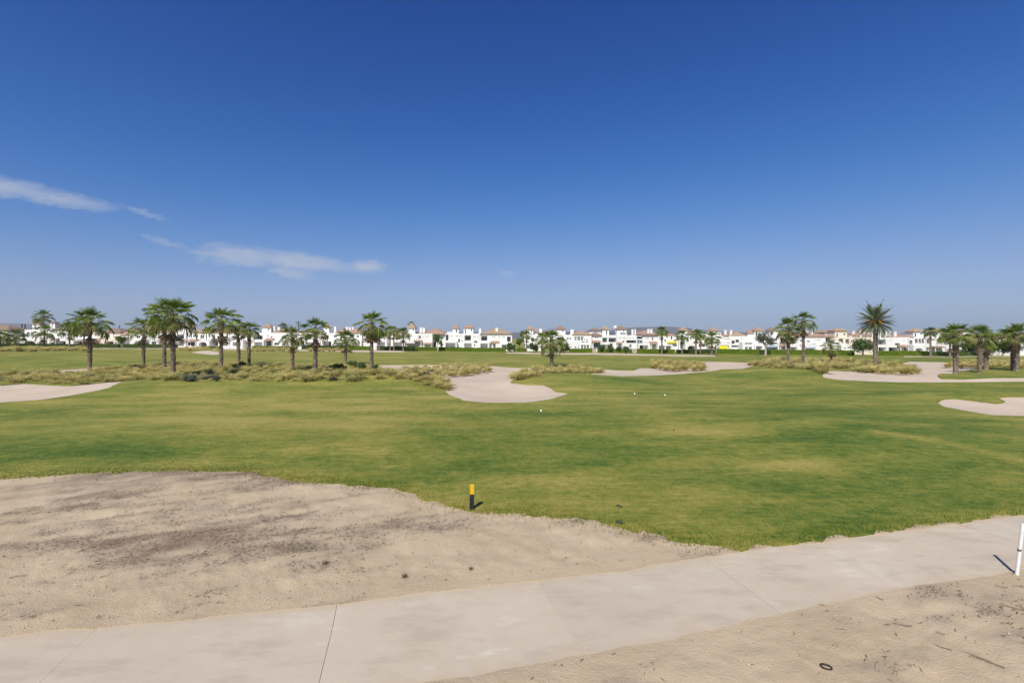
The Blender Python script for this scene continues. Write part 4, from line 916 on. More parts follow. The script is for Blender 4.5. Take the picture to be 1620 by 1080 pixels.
    def chimney(s, x0, x1, yt, yb, d):
        d += s.eps(); X0, X1 = s.x(x0, d), s.x(x1, d); w = X1-X0; zt, zb = s.z(yt, d), s.z(yb, d)-.8; m = MB(); m.box(X0, X1, d, d+w*.8, zb, zt-.25); m.box(X0-.07, X1+.07, d-.07, d+w*.8+.07, zt-.25, zt-.12)
        c = m.build('chimney', s.wall, s.root); q = MB(); q.box(X0+.06, X1-.06, d+.04, d+w*.8-.04, zt-.118, zt); q.build('chimney_cap', s.roofm, c)
    def canopy(s, x0, x1, yt, yb, d, proj=2.0, mat=None):
        d += s.eps(); X0, X1 = s.x(x0, d-proj), s.x(x1, d-proj); zt, zb = s.z(yt, d), s.z(yb, d-proj); zt = max(zt, zb+.3); m = MB(); a = .14
        m.add([(X0, d-proj, zb), (X1, d-proj, zb), (X1, d+.02, zt), (X0, d+.02, zt), (X0, d-proj, zb-a), (X1, d-proj, zb-a), (X1, d+.02, zt-a), (X0, d+.02, zt-a)], ((0, 1, 2, 3), (4, 5, 1, 0), (5, 6, 2, 1), (7, 4, 0, 3), (7, 6, 5, 4)))
        c = m.build('canopy', mat and M[mat] or s.roofm, s.root)
        for xx in (X0+.15, X1-.3):
            p = MB(); p.box(xx, xx+.18, d-proj+.1, d-proj+.28, -.3, zb-a+.02); p.build('post', s.wall, c)
    def awning(s, x0, x1, yt, yb, d, mat='linen awning', proj=1.2):
        d += s.eps(); X0, X1 = s.x(x0, d-proj), s.x(x1, d-proj); zt, zb = s.z(yt, d), s.z(yb, d-proj); m = MB()
        m.add([(X0, d-proj, zb), (X1, d-proj, zb), (X1, d, zt), (X0, d, zt)], ((0, 1, 2, 3),)); m.add([(X0, d-proj, zb-.25), (X1, d-proj, zb-.25), (X1, d-proj, zb), (X0, d-proj, zb)], ((0, 1, 2, 3),)); m.build('awning', M[mat], s.root)
    def railing(s, x0, x1, yt, yb, d): s.rail(s.x(x0, d), s.x(x1, d), s.z(yb, d), s.z(yt, d), d+s.eps())

v = Villa(8, 'villa cut by the left edge with a low white arched porch', roof='brown tiles'); v.block(-40, 12, 521, 3, 8, ((-8, -2, 527, 531, 'w'), (2, 8, 525, 530, 'w'))); v.hip(-40, 14, 521, 514, 3, 8); v.block(4, 23, 533, 0, 5, ((9, 17, 539.5, 547, 'a'), (6, 9, 535, 538, 'w')))
v = Villa(50, 'white villa with a blue grey arched porch and roof terrace tower', roof='straw tiles'); v.block(31, 63, 533, 0, 6, ((38, 56, 539, 548, 'a', 'tinted glass'),)); v.block(39, 74, 521.5, 3.0, 8, ((42, 47, 525, 532, 'd'), (48.5, 53.5, 525, 532, 'd'), (62, 66, 526, 531, 'w'))); v.railing(39, 56, 530.8, 533.2, .2); v.tower(51, 62, 512, 507, 6.5, ((54.5, 57, 514, 518, 'w'),)); v.block(61, 68, 516, 6, 4)
v = Villa(98, 'white villa with a bluish porch awning and two stepped brown roofs', roof='brown tiles'); v.tower(79, 87, 510, 508, 6, ((82, 84, 512, 515, 'w'),)); v.block(76, 112, 523, 3, 9, ((90, 94, 527, 532, 'w'), (99, 104, 526, 532, 'd'), (106, 110, 527, 531, 'w'))); v.hip(84, 112, 520.5, 516, 4.5, 8); v.hip(93, 113, 513.5, 509, 12, 8); v.block(94, 112, 513.5, 12.4, 7); v.block(75, 113, 534, 0, 5, ((91, 104, 539.5, 547, 'p', 'tinted glass'), (78, 88, 541, 546, 'd'))); v.canopy(78, 88, 534.5, 539, 0, 1.5); v.railing(91, 112, 532, 534.2, .3)
v = Villa(130, 'white villa hidden behind the leftmost tall palm', roof='brown tiles'); v.block(112, 147, 526, 3, 9, ((118, 124, 529, 533, 'b'), (132, 137, 529, 533, 'w'))); v.hip(112, 147, 526, 518, 3, 9); v.block(112, 147, 535, 0, 5, ((116, 130, 540, 547, 'p'), (134, 142, 540, 546, 'd')))
v = Villa(170, 'cream villa with three small upper windows and a tan lean to', 'cream stucco', 'brown tiles'); v.block(147, 191, 525, 3, 9, ((150, 152.5, 528, 531.3, 'w'), (154.5, 157.5, 528, 531.3, 'w'), (159, 163, 528, 531.3, 'w'), (166, 173.5, 527.5, 534.5, 'b'), (179, 189, 528, 529.4, 'w'), (179, 189, 532, 533.3, 'w'))); v.hip(152, 192, 525, 518.5, 3, 9); v.block(159, 186, 536, 0, 4.5, ((165, 179.5, 540, 547, 'p', 'tinted glass'), (182, 184.5, 541, 544, 'w'))); v.canopy(148, 159, 535, 541, 3, 2.5, 'brown tiles')
v = Villa(212, 'white villa with a bright terracotta hip roof and dark arched porch'); v.block(191, 213, 529, 4, 8, ((198, 206, 533, 545, 'p'),)); v.hip(191, 214, 529, 520, 4, 9); v.block(205, 237, 528, 2, 9, ((216, 222, 531, 535, 'w'), (228, 233, 530, 536, 'b'))); v.block(206, 229, 536.5, 0, 4, ((211.5, 225, 540, 547, 'a'),)); v.hip(212, 240, 525, 519, 6, 8)
v = Villa(257, 'white villa hidden behind the close palms left of the tallest palm'); v.block(236, 280, 527, 2, 9, ((240, 245, 531, 535, 'w'), (250, 258, 530, 536, 'b'), (268, 273, 531, 535, 'w'))); v.hip(238, 280, 527, 520, 2.4, 8); v.block(236, 278, 537, 0, 4, ((252, 270, 540.5, 547, 'p'), (240, 247, 540, 545, 'd')))
v = Villa(307, 'white villa with a tower right of the tallest palm and a brown arched door', roof='terracotta tiles'); v.tower(281, 298, 516.5, 511, 4, ((293, 295.4, 517.8, 521, 'w'),)); v.block(279, 294, 525.5, 2, 8, ((280, 291, 529, 536, 'b'), (280, 291, 541, 547, 'p'))); v.block(294, 333, 525, 2.6, 9, ((298, 301, 530, 533.5, 'w'), (305.5, 308, 529.5, 533.5, 'w'), (310, 313, 530, 532, 'w'), (317, 323, 530, 536, 'd', 'tinted glass'), (296.5, 309, 540.5, 547, 'd'))); v.hip(305, 334, 525, 518, 2.6, 9); v.chimney(306, 309, 514.5, 521, 5); v.canopy(295, 309.5, 536, 539, 2.6, 1.8); v.block(311, 331, 539.5, 0, 3.5, ((314.5, 327, 541, 547.5, 'a'),)); v.railing(312, 330, 537, 539.6, .2)
v = Villa(346, 'white villa with a grey green glazed porch behind the dead leaved palm'); v.block(332, 362, 527, 2, 9, ((335.5, 340.5, 530, 537, 'b'), (349, 354, 531, 535, 'w'), (334, 345, 538, 547, 'p', 'tinted glass'), (356, 361, 531, 535, 'w'))); v.hip(338, 362, 527, 520.5, 2.4, 8); v.block(348, 363, 537, 0, 4, ((352, 361, 541, 547, 'p', 'tinted glass'),))
v = Villa(379, 'white villa behind the close palm pair'); v.block(363, 397, 527.5, 2, 9, ((367, 372, 531, 535, 'w'), (380, 388, 530, 536, 'b'), (390, 394, 531, 535, 'w'))); v.hip(364, 396, 527.5, 521, 2.4, 8); v.block(364, 384, 537, 0, 4, ((368, 381, 541, 547, 'p'),))
v = Villa(428, 'white villa with a square tower and two chimneys left of the power pole'); v.tower(414.5, 428.5, 517.5, 512, 5, ((424, 426.2, 519, 523, 'w'),)); v.chimney(432, 435, 515.5, 522, 6); v.chimney(439, 443, 516.5, 521, 7); v.hip(431, 456, 526, 519.5, 3, 9, 'terracotta tiles'); v.block(396, 459, 526.5, 2.5, 9, ((402, 415.5, 530, 537, 'b'), (422, 425, 530, 532, 'w'), (428, 431, 531.5, 534, 'w'), (448, 453, 531, 536, 'b'), (418.5, 430, 539, 547, 'p'))); v.canopy(418, 431, 534.5, 538, 2.5, 1.6); v.block(398, 417, 537.5, .4, 3, ((402, 415, 541, 547.5, 'p'),)); v.block(432, 450, 538, .2, 3, ((434, 441.5, 542, 546, 'd'),))
v = Villa(487, 'plain flat roofed white villa right of the power pole'); v.block(459, 508, 526.5, 2.5, 9, ((464, 470, 530, 535, 'w'), (482, 492, 530, 537, 'b'), (497, 501, 531, 535, 'w'), (462, 476, 540, 547, 'p'))); v.canopy(464, 475, 537.5, 540, 2.5, 1.5); v.block(479, 500, 538, .3, 3.5, ((483, 495, 541.5, 548, 'p'),)); v.hip(472, 500, 524, 521, 12, 8)
v = Villa(541, 'white villa with a row of three chimneys and low terracotta roofs'); v.tower(512, 520.5, 517, 511, 5, ((514.8, 517, 518.5, 521, 'w'),)); v.chimney(520.8, 523.5, 514, 520, 6); v.chimney(528.5, 532, 515.5, 523, 4); v.block(508, 573, 526.5, 2.5, 9, ((512, 520, 530, 536, 'b'), (528, 533, 530, 534, 'w'), (538, 545, 530, 536, 'w'), (553, 560, 529, 535, 'b'), (564, 568, 530, 534, 'w'), (510, 524, 540, 547, 'p'))); v.hip(531, 551, 526, 520, 2.8, 8); v.hip(550, 571, 526, 519, 2.5, 9); v.chimney(547.4, 551, 516, 523, 3.6); v.chimney(552, 555, 516.5, 520, 7); v.chimney(556.5, 559.5, 516.5, 520, 7.5); v.block(527, 546, 538, .2, 3.5, ((530, 543, 541.5, 548.5, 'p'),)); v.block(556, 572, 538, .2, 3.5, ((559, 569, 541.5, 548.5, 'p'),))
v = Villa(606, 'white villa behind the three far palms with a bluish glazed porch'); v.block(575, 641, 527, 2.5, 9, ((582, 588, 531, 536, 'w'), (597, 605, 530, 536, 'b'), (612, 617, 531, 535, 'w'), (626, 634, 531, 537, 'b'))); v.hip(578, 612, 527, 521, 2.6, 8, 'brown tiles'); v.hip(612, 640, 527, 521.5, 3, 8, 'brown tiles'); v.chimney(601.5, 604, 517, 522, 6); v.chimney(614.8, 617, 516.5, 522, 5); v.chimney(620.8, 623.8, 516, 522, 5); v.block(593, 612, 538, .2, 3.5, ((596, 609, 541, 548.5, 'p', 'tinted glass'),)); v.block(620, 640, 538.5, .2, 3.5, ((624, 636, 541.5, 549, 'p', 'tinted glass'),))
v = Villa(673, 'white villa with a big terracotta roof, tan lean to and dark pergola'); v.tower(644.5, 656.5, 518.5, 511.5, 5, ((653, 655, 520, 523.5, 'w'),), mat='straw tiles'); v.block(640, 684, 527.5, 2.5, 9, ((643, 648, 529, 532, 'w'), (662, 666, 531, 536, 'w'), (668, 671, 532, 533.2, 'w'), (674, 678, 532, 533.2, 'w'))); v.hip(667, 707, 528, 519, 3, 10); v.hip(655, 684, 527.5, 521.5, 7, 8); v.chimney(664, 667.5, 517, 523, 6); v.chimney(668.5, 672.2, 517.5, 523, 6.4); v.block(682, 706, 529.5, 3.4, 9, ((686, 690, 534, 538, 'w'), (697, 702, 533, 537, 'w'), (684, 690, 541, 549, 'p'))); v.chimney(692, 694.5, 521, 527, 8); v.canopy(654, 667, 537, 539.5, 2.5, 1.4, 'straw tiles'); v.canopy(669, 683, 541.5, 544, 2.5, 1.6, 'straw tiles'); v.awning(640, 660, 542.5, 544.5, 2.5, 'pergola cover', 2.5)
v = Villa(719, 'white villa, left one of the twin towers, with a grey glazed porch'); v.tower(716, 725.5, 519, 513.5, 4.5, ((721, 723.2, 520.5, 526.5, 'w'),)); v.block(707.5, 716.5, 525, 4, 5); v.block(704.5, 734, 527.5, 2.4, 9, ((705, 709.5, 529, 538.5, 'b'), (712, 717, 531.2, 532.6, 'w'), (721, 726, 531.2, 532.6, 'w'), (728, 730.5, 531.2, 532.6, 'w'), (724.6, 728, 536, 541.5, 'w'), (730, 732.2, 538.3, 540.5, 'w'))); v.block(704, 722.5, 540, .2, 3.5, ((704.8, 720.5, 542.3, 549.2, 'p', 'tinted glass'),)); v.railing(729, 732, 524.5, 527.3, 4.2)
v = Villa(746, 'white villa, right one of the twin towers, with a dark upper balcony'); v.tower(733.4, 748.6, 518, 512.5, 4, ((745, 747.2, 520, 524, 'w'), (735.3, 737.3, 521, 528, 'w'))); v.block(733, 759, 527.5, 2.2, 9, ((735, 745, 530.3, 538.5, 'b'), (749, 753, 532, 533.3, 'w'), (755, 757.4, 532, 533.3, 'w'), (750, 755.5, 539, 542.5, 'w'), (734.5, 746, 543, 550, 'p'), (750, 752, 544, 548, 'w'))); v.railing(750, 757, 524.8, 527.4, 2.6); v.chimney(757.6, 761.2, 518.5, 528, 3)
v = Villa(785, 'long white villa with straw hip roof, two balconies and a terracotta lean to', roof='straw tiles'); v.hip(760, 809.5, 527.5, 518.5, 2.4, 9.5); v.block(759.5, 810, 527.8, 2.4, 9.5, ((761, 771, 531, 539, 'b'), (779, 784, 532.2, 533.6, 'w'), (788.5, 792, 532.2, 533.6, 'w'), (794, 799, 532.2, 533.6, 'w'), (802, 808, 532.2, 540.5, 'b'), (776, 780, 540.5, 548, 'd'))); v.chimney(784, 788, 517.8, 525, 4); v.block(758.5, 774, 541, .2, 3.4, ((760, 771.5, 543.3, 550, 'p', 'tinted glass'),)); v.canopy(778, 789.5, 539, 542.5, 2.4, 1.8, 'terracotta tiles'); v.block(784, 812, 543.5, .3, 3.2, ((794, 800.5, 545.2, 550.5, 'd'),))
v = Villa(846, 'white villa with a left tower and wide roof terrace, behind the slim far palm', roof='straw tiles'); v.tower(833, 843.6, 520.2, 515, 4, ((839.5, 842, 522, 525, 'w'),)); v.hip(843, 853.5, 523.5, 520, 5, 5); v.block(843, 854, 523.8, 5.2, 4.6); v.railing(843.5, 852.5, 526, 528.6, 3.2); v.chimney(853, 857.5, 519.2, 529, 4); v.block(829.5, 866, 529.5, 2.4, 9, ((834, 838, 533, 538, 'w'), (848.5, 852.5, 532, 534, 'w'), (840, 845, 534, 540, 'b'), (857, 861, 533, 538, 'w'))); v.block(828.5, 846, 541, .2, 3.5, ((834, 844, 545.5, 551, 'p', 'tinted glass'),)); v.hip(857, 881, 528.5, 522, 8, 8, 'terracotta tiles')
v = Villa(893, 'white villa with a square tower above the lone stout palm', roof='brown tiles'); v.tower(879.4, 894.5, 520.5, 514.5, 4, ((888.8, 891.2, 522, 524.6, 'w'), (882, 892, 529.6, 530.8, 'w'))); v.block(866, 906, 529.5, 2.4, 9, ((870, 875, 533, 538, 'b'), (882, 892, 533, 540, 'b'), (897, 900, 534, 537, 'w'), (901, 904, 534, 537, 'w'))); v.chimney(902.6, 907.6, 520.2, 530, 4.4); v.railing(895, 901, 527, 529.5, 3); v.block(868, 890, 541, .2, 3.5, ((872, 886, 545, 551.5, 'p'),))
v = Villa(921, 'white villa with a bay of tall grey blue upper windows and black french doors', roof='straw tiles'); v.hip(906, 937, 529, 522.5, 2.6, 9); v.hip(935, 952, 522, 518.5, 22, 8, 'brown tiles'); v.block(906, 936, 529.2, 2.4, 9, ((909, 912.5, 532.3, 539, 'd', 'tinted glass'), (913.5, 918, 532.3, 539, 'd', 'tinted glass'), (919, 923, 532.3, 539, 'd', 'tinted glass'), (924, 926.8, 536.5, 538.4, 'w'), (927.6, 930.6, 536.5, 538.4, 'w'), (920, 925, 539.7, 542, 'w'), (926, 931, 539.7, 542, 'w'))); v.block(900, 915, 543.5, .4, 3, ((902, 904, 547.5, 550, 'w'), (909.5, 912, 548, 551, 'w'))); v.railing(901, 914.5, 541, 543.6, .5); v.block(916, 934, 543.3, 1.2, 3, ((919.5, 923, 545.5, 552, 'd'), (924, 927.4, 545.5, 552, 'd'), (928.4, 932, 545.5, 552, 'd')))
v = Villa(944, 'narrow white villa with a terracotta porch roof left of the dish tower', roof='brown tiles'); v.hip(937, 952.5, 530.5, 526, 3, 8); v.block(937, 952, 530.8, 3, 8, ((941, 947, 534, 535.4, 'w'), (938.5, 950, 541.5, 549, 'd', 'tinted glass'))); v.canopy(937.5, 951, 538, 541, 3, 1.8, 'terracotta tiles'); v.block(932, 951, 525.4, 21, 8)
v = Villa(964, 'white villa with a slim tower and two glazed balconies, left of the satellite dish', roof='straw tiles'); v.tower(952.8, 963.4, 520.4, 515.3, 4, ((958.6, 961, 523, 530.5, 'w'),)); v.block(952.5, 975.5, 530, 2.4, 9, ((953.3, 960.4, 534, 541, 'b', 'tinted glass'), (963, 974.6, 534.2, 541, 'b'), (954, 969, 545, 552, 'p'))); v.railing(963.8, 975, 526.4, 529.8, 2.8)
v = Villa(991, 'white villa with a square louvred tower and a satellite dish', roof='brown tiles'); v.tower(976, 991.2, 520.5, 514.6, 4, ((981, 990.2, 526.2, 529, 'w'), (986, 987.2, 521.5, 525, 'w'))); v.block(975.6, 1007, 530, 2.2, 9, ((979, 983.4, 534, 535.4, 'w'), (985, 990, 534.2, 535.6, 'w'), (992.5, 998.5, 534, 535.2, 'w'), (1000.5, 1002.5, 534, 535.2, 'w'), (984.6, 988, 539, 542, 'w'), (991, 1006.4, 538, 542.4, 'b', 'tinted glass'), (995.5, 999.5, 544.8, 551.5, 'd', 'tinted glass'))); v.canopy(976, 985, 540.6, 543.2, 2.2, 1.6, 'terracotta tiles'); v.railing(994, 1002.5, 526.8, 529.8, 2.6); v.chimney(999.2, 1002.2, 520.2, 530, 5); v.chimney(1004, 1006.2, 520, 530, 5.5)
m = MB(); n = 14; vs = [(0, -.12, 0)]+[(math.cos(2*math.pi*k/n)*.55, .12, math.sin(2*math.pi*k/n)*.55) for k in range(n)]; m.add(vs, [(0, k+1, (k+1) % n+1) for k in range(n)]); m.tube([(0, .1, -.2), (0, .35, -.5), (0, .35, -1.9)], [.05]*3, 6); m.build('satellite_dish', M['white paint'], v.root, (v.x(973.5, 3.8), 3.8, v.z(517.3, 3.8)))
v = Villa(1026, 'white villa with a low terracotta roof, paired chimneys and glass side balcony'); v.hip(1007, 1044, 528.5, 522.5, 5, 9); v.hip(1016.5, 1040, 530, 527, 2.4, 6, 'brown tiles'); v.chimney(1024.2, 1027.6, 519.8, 526, 5); v.chimney(1029, 1032.2, 519.8, 528, 5.4); v.block(1007, 1018, 531, 3.4, 8, ((1007.6, 1017, 532, 536, 'b', 'tinted glass'), (1008, 1016.5, 537.5, 546, 'd', 'tinted glass'))); v.block(1017, 1042, 530.2, 2.4, 9, ((1021, 1027, 535, 536.3, 'w'), (1031, 1034, 534, 538, 'w'))); v.railing(1012.5, 1028.5, 540, 543, .8); v.block(1010, 1028.5, 543, .6, 3.2, ((1012, 1025.5, 546, 552.5, 'p'),)); v.canopy(1030, 1041, 539.5, 543.5, 2.4, 1.8)
v = Villa(1060, 'white villa with a dark open porch behind the palm by the blue hill'); v.block(1041, 1072.5, 531, 2.6, 9, ((1045, 1048, 536, 540, 'w'), (1051, 1054, 537, 541, 'w'), (1061, 1064, 532, 537, 'w'), (1066, 1070, 537, 542, 'w'))); v.hip(1054, 1073, 531, 527.8, 3, 8); v.block(1040, 1064, 544.5, .3, 3.4, ((1042.5, 1052, 546.8, 553, 'p'), (1053.5, 1062, 546.8, 553, 'p'))); v.awning(1056, 1071, 539.5, 541.5, 2.6, 'lime awning', 1.0)
v = Villa(1092, 'white villa with a straw roofed tower and wide white arched gable porch', roof='straw tiles'); v.tower(1075.5, 1087.5, 522.3, 517.2, 4, ((1082.3, 1084.5, 524, 526.5, 'w'),)); v.block(1074, 1119, 530.5, 2.6, 9, ((1078, 1082, 534, 539, 'w'), (1089, 1092, 528, 531, 'w'), (1104, 1109, 534, 539, 'b'), (1112, 1116, 534, 538, 'w'), (1076, 1083, 540, 552, 'd', 'tinted glass'))); v.chimney(1096, 1100, 520.2, 528, 6); v.hip(1087.5, 1104, 529, 523, 6, 8, 'brown tiles'); v.block(1084, 1104, 539, .2, 3.6, ((1088, 1100.5, 546.8, 553, 'a'),)); v.block(1104, 1119, 541.5, .3, 3.2, ((1105.5, 1117, 543.5, 548.5, 'p'),))
v = Villa(1130, 'white villa with a red roofed tower behind the wide crowned far palm'); v.tower(1123.5, 1136.5, 522.6, 517.6, 4, ((1134, 1136, 524, 527.5, 'w'), (1126, 1128, 524, 526, 'w')), mat='terracotta tiles'); v.block(1118.5, 1141, 526, 3.6, 6, ((1138, 1140, 528.5, 531, 'w'),)); v.block(1118, 1142.5, 532, 2.4, 9, ((1120.5, 1127, 540.5, 543.3, 'b'), (1128.5, 1135, 540.5, 543.3, 'b'), (1131, 1136, 546, 553, 'd'), (1121, 1128, 547, 553, 'p')))
v = Villa(1159, 'white villa with a bright lime yellow awning and twin chimneys', roof='straw tiles'); v.chimney(1146, 1149.4, 521, 531, 4); v.chimney(1155, 1158.4, 521.2, 531, 4.5); v.hip(1144, 1152, 531, 528.8, 2.8, 4, 'terracotta tiles'); v.hip(1157.5, 1179, 530.8, 524, 3, 9); v.block(1141, 1179, 531.2, 2.6, 9, ((1143, 1155, 536, 537.3, 'w'), (1157.5, 1162.6, 538.5, 543.6, 'b'), (1164, 1169.5, 537, 541.5, 'b'), (1172, 1177, 536.2, 537.3, 'w'), (1157.5, 1170, 545.8, 550, 'd', 'tinted glass'))); v.block(1138, 1155, 543.4, .6, 3, ((1140, 1153, 546, 553.6, 'p'),)); v.awning(1139.3, 1153, 546.8, 552.6, .5, 'lime awning', .8); v.railing(1139, 1154.5, 541, 543.5, .8)
v = Villa(1186, 'small white villa with a little red capped tower left of the sparse tree'); v.tower(1183, 1193, 526.4, 521.6, 4, ((1187, 1188.4, 528.4, 530, 'w'),), mat='terracotta tiles'); v.block(1174, 1197, 532.4, 2.4, 9, ((1175, 1178, 536.2, 537.4, 'w'),)); v.block(1174.5, 1195.5, 541, .4, 3.2, ((1178.4, 1190.4, 542.3, 544.6, 'w'), (1179, 1183.5, 548.6, 555, 'd'), (1185, 1190, 548.6, 555, 'd')))
v = Villa(1214, 'white villa with two dark sided towers behind the sparse grey green tree', roof='brown tiles'); v.tower(1193.6, 1208, 522.6, 517.4, 4, ((1195.5, 1198, 524, 530, 'w'),), mat='terracotta tiles'); v.tower(1217, 1231, 522.6, 517.6, 4.4, ((1219, 1224, 524.5, 530, 'd'),)); v.block(1195, 1233, 532.4, 2.4, 9, ((1200, 1205, 535.5, 540, 'w'), (1214, 1221, 534.5, 540, 'b'), (1225, 1229, 535, 539, 'w'), (1215, 1230, 541.5, 544, 'b'))); v.block(1194, 1233, 545, .3, 3.4, ((1196, 1206, 547.5, 553.5, 'p', 'tinted glass'), (1212, 1231, 548.5, 555, 'p', 'tinted glass'))); v.awning(1212, 1231, 546, 548.2, .3, 'blue grey awning', .7)
v = Villa(1247, 'white villa with a terracotta porch hidden by the bushy fan palm'); v.block(1233, 1262, 531, 2.6, 9, ((1236, 1240, 535, 539, 'w'), (1254, 1259, 539.5, 543.5, 'b'))); v.hip(1236, 1264, 531, 525.5, 3, 8); v.canopy(1234.5, 1245, 543.8, 546.8, 2.6, 1.7); v.block(1246, 1262, 545, .4, 3.2, ((1250, 1261, 548.8, 554.5, 'p', 'tinted glass'),))
v = Villa(1284, 'wide white villa with a long terracotta roof behind the slim palm'); v.hip(1262, 1322, 532.4, 525.5, 3, 10); v.chimney(1274.6, 1278.4, 522.6, 528, 6); v.chimney(1283.4, 1287, 522.8, 530, 5.4); v.block(1262.5, 1306, 532.6, 2.8, 9.5, ((1277, 1281.6, 538.4, 541.8, 'w'), (1288.6, 1291, 537.4, 538.6, 'w'), (1293, 1298, 537.2, 538.6, 'w'), (1266, 1270, 537, 541, 'w'), (1265, 1270, 545, 548, 'w'))); v.railing(1275, 1290.5, 543, 545.4, .6); v.block(1273.5, 1293.5, 545.4, .4, 3.2, ((1275, 1290, 548.4, 555.2, 'p'),)); v.awning(1275, 1290, 548.2, 550.2, .4, 'blue grey awning', .5); v.block(1304, 1321, 525.4, 16, 8); v.hip(1302.5, 1322, 525.4, 521.8, 16, 8, 'straw tiles')
v = Villa(1334, 'cream villa with a straw roofed square tower and dark pergola', 'cream stucco', 'straw tiles'); v.tower(1320.5, 1340, 522.8, 518.4, 3.6, ((1334.8, 1337.6, 527, 530.8, 'w'), (1323.5, 1326, 527, 533, 'w'))); v.block(1320, 1349, 533.6, 2.4, 9, ((1327, 1334, 535.6, 543, 'b'), (1337.6, 1343.6, 536.2, 544.4, 'b'))); v.railing(1341, 1346, 530.5, 533.4, 3); v.block(1331, 1351, 545, .3, 3.2, ((1336, 1338.6, 549.4, 552.2, 'w'), (1341, 1345, 548.6, 551.6, 'w')), mat=M['white stucco']); v.block(1306, 1331, 540.5, 2.2, 6, ((1309, 1315, 544, 548, 'b'),), mat=M['white stucco'])
v = Villa(1362, 'pinkish cream villa with tall white chimneys behind the broad bush', 'cream stucco'); v.block(1344, 1387, 531, 3, 9, ((1348, 1353, 537, 539, 'w'), (1372, 1378, 537, 543, 'b'), (1360, 1364, 536, 540, 'w'), (1374, 1382, 548, 554.5, 'p'))); v.hip(1347.6, 1361.5, 531, 527.4, 3.2, 7); v.hip(1362.5, 1378, 531, 527, 3.2, 7); v.chimney(1348.4, 1352.4, 522.4, 531, 4); v.chimney(1360, 1363.4, 522, 533, 2.6); v.tower(1366, 1381, 523, 519, 12, ()); v.block(1380, 1388, 525, 5, 5, mat=M['white stucco'])
v = Villa(1396, 'white villa with glass balcony and two tall chimneys right of the date palm'); v.chimney(1391, 1393.8, 524.6, 535, 4); v.chimney(1400, 1403.4, 523.6, 535, 4); v.block(1387.5, 1404, 534.4, 2.4, 9, ((1389.5, 1401.5, 537, 545, 'b', 'tinted glass'), (1390, 1402.2, 549.2, 556, 'p'))); v.railing(1393.6, 1400, 531.4, 534.2, 3)
v = Villa(1421, 'white villa with a terracotta porch roof at its right end and two chimneys'); v.chimney(1406, 1409, 523.8, 531, 5); v.chimney(1415, 1418.6, 523.6, 532, 4); v.hip(1403.5, 1411, 532, 529.5, 4, 4); v.hip(1417, 1445, 533, 527.8, 3.4, 9); v.block(1403.5, 1439, 533.4, 2.6, 9, ((1406, 1411, 538, 539.2, 'w'), (1416, 1423.6, 542.8, 545.6, 'b'), (1428, 1433, 538, 539.4, 'w'), (1406, 1422, 549.4, 556, 'p', 'tinted glass'), (1430.5, 1437, 549.8, 555.6, 'p'))); v.canopy(1424.5, 1439, 545, 547.8, 2.6, 1.6)
v = Villa(1453, 'white villa with brown wooden balcony posts under a straw roofed tower', roof='straw tiles'); v.tower(1445, 1462.5, 524, 518.8, 3.8, ((1447, 1450, 527, 533, 'w'), (1456, 1459, 527, 530, 'w'))); v.block(1438.5, 1464.5, 534.4, 2.4, 9, ((1439, 1443.6, 538, 545, 'b'), (1447.4, 1452, 535.8, 543, 'b'), (1453.4, 1457, 535.8, 543, 'b'), (1458, 1462, 535.8, 543, 'b'))); v.block(1445.5, 1464, 545.4, .4, 3.2, ((1448.4, 1460, 550.6, 556.4, 'a'),))
v = Villa(1481, 'rightmost villa with a terracotta tower cap and dark porch', roof='terracotta tiles'); v.tower(1479.5, 1494, 525, 518.8, 4, ((1481, 1484, 527, 530, 'w'),)); v.block(1464.5, 1502, 532, 2.6, 9, ((1466, 1470, 537, 544, 'b'), (1476, 1482, 537.4, 538.8, 'w'), (1488, 1494, 537.4, 542, 'w'), (1465.5, 1472, 549, 556, 'p'))); v.canopy(1479.5, 1498, 547, 549.4, 2.6, 2.0, 'brown tiles')
v = Villa(1537, 'white villa glimpsed between the grass island palms', roof='brown tiles'); v.block(1503, 1580, 532, 4, 9, ((1512, 1518, 537, 542, 'w'), (1530, 1538, 537, 544, 'b'), (1560, 1566, 537, 542, 'w'))); v.hip(1503, 1580, 532, 525, 4, 9); v.tower(1524, 1534, 523, 518.5, 6, ())
v = Villa(1608, 'white villa glimpsed behind the palms at the right edge', roof='brown tiles'); v.block(1582, 1660, 533, 4, 9, ((1588, 1594, 538, 543, 'w'), (1600, 1608, 538, 545, 'b'))); v.hip(1582, 1660, 533, 526, 4, 9)

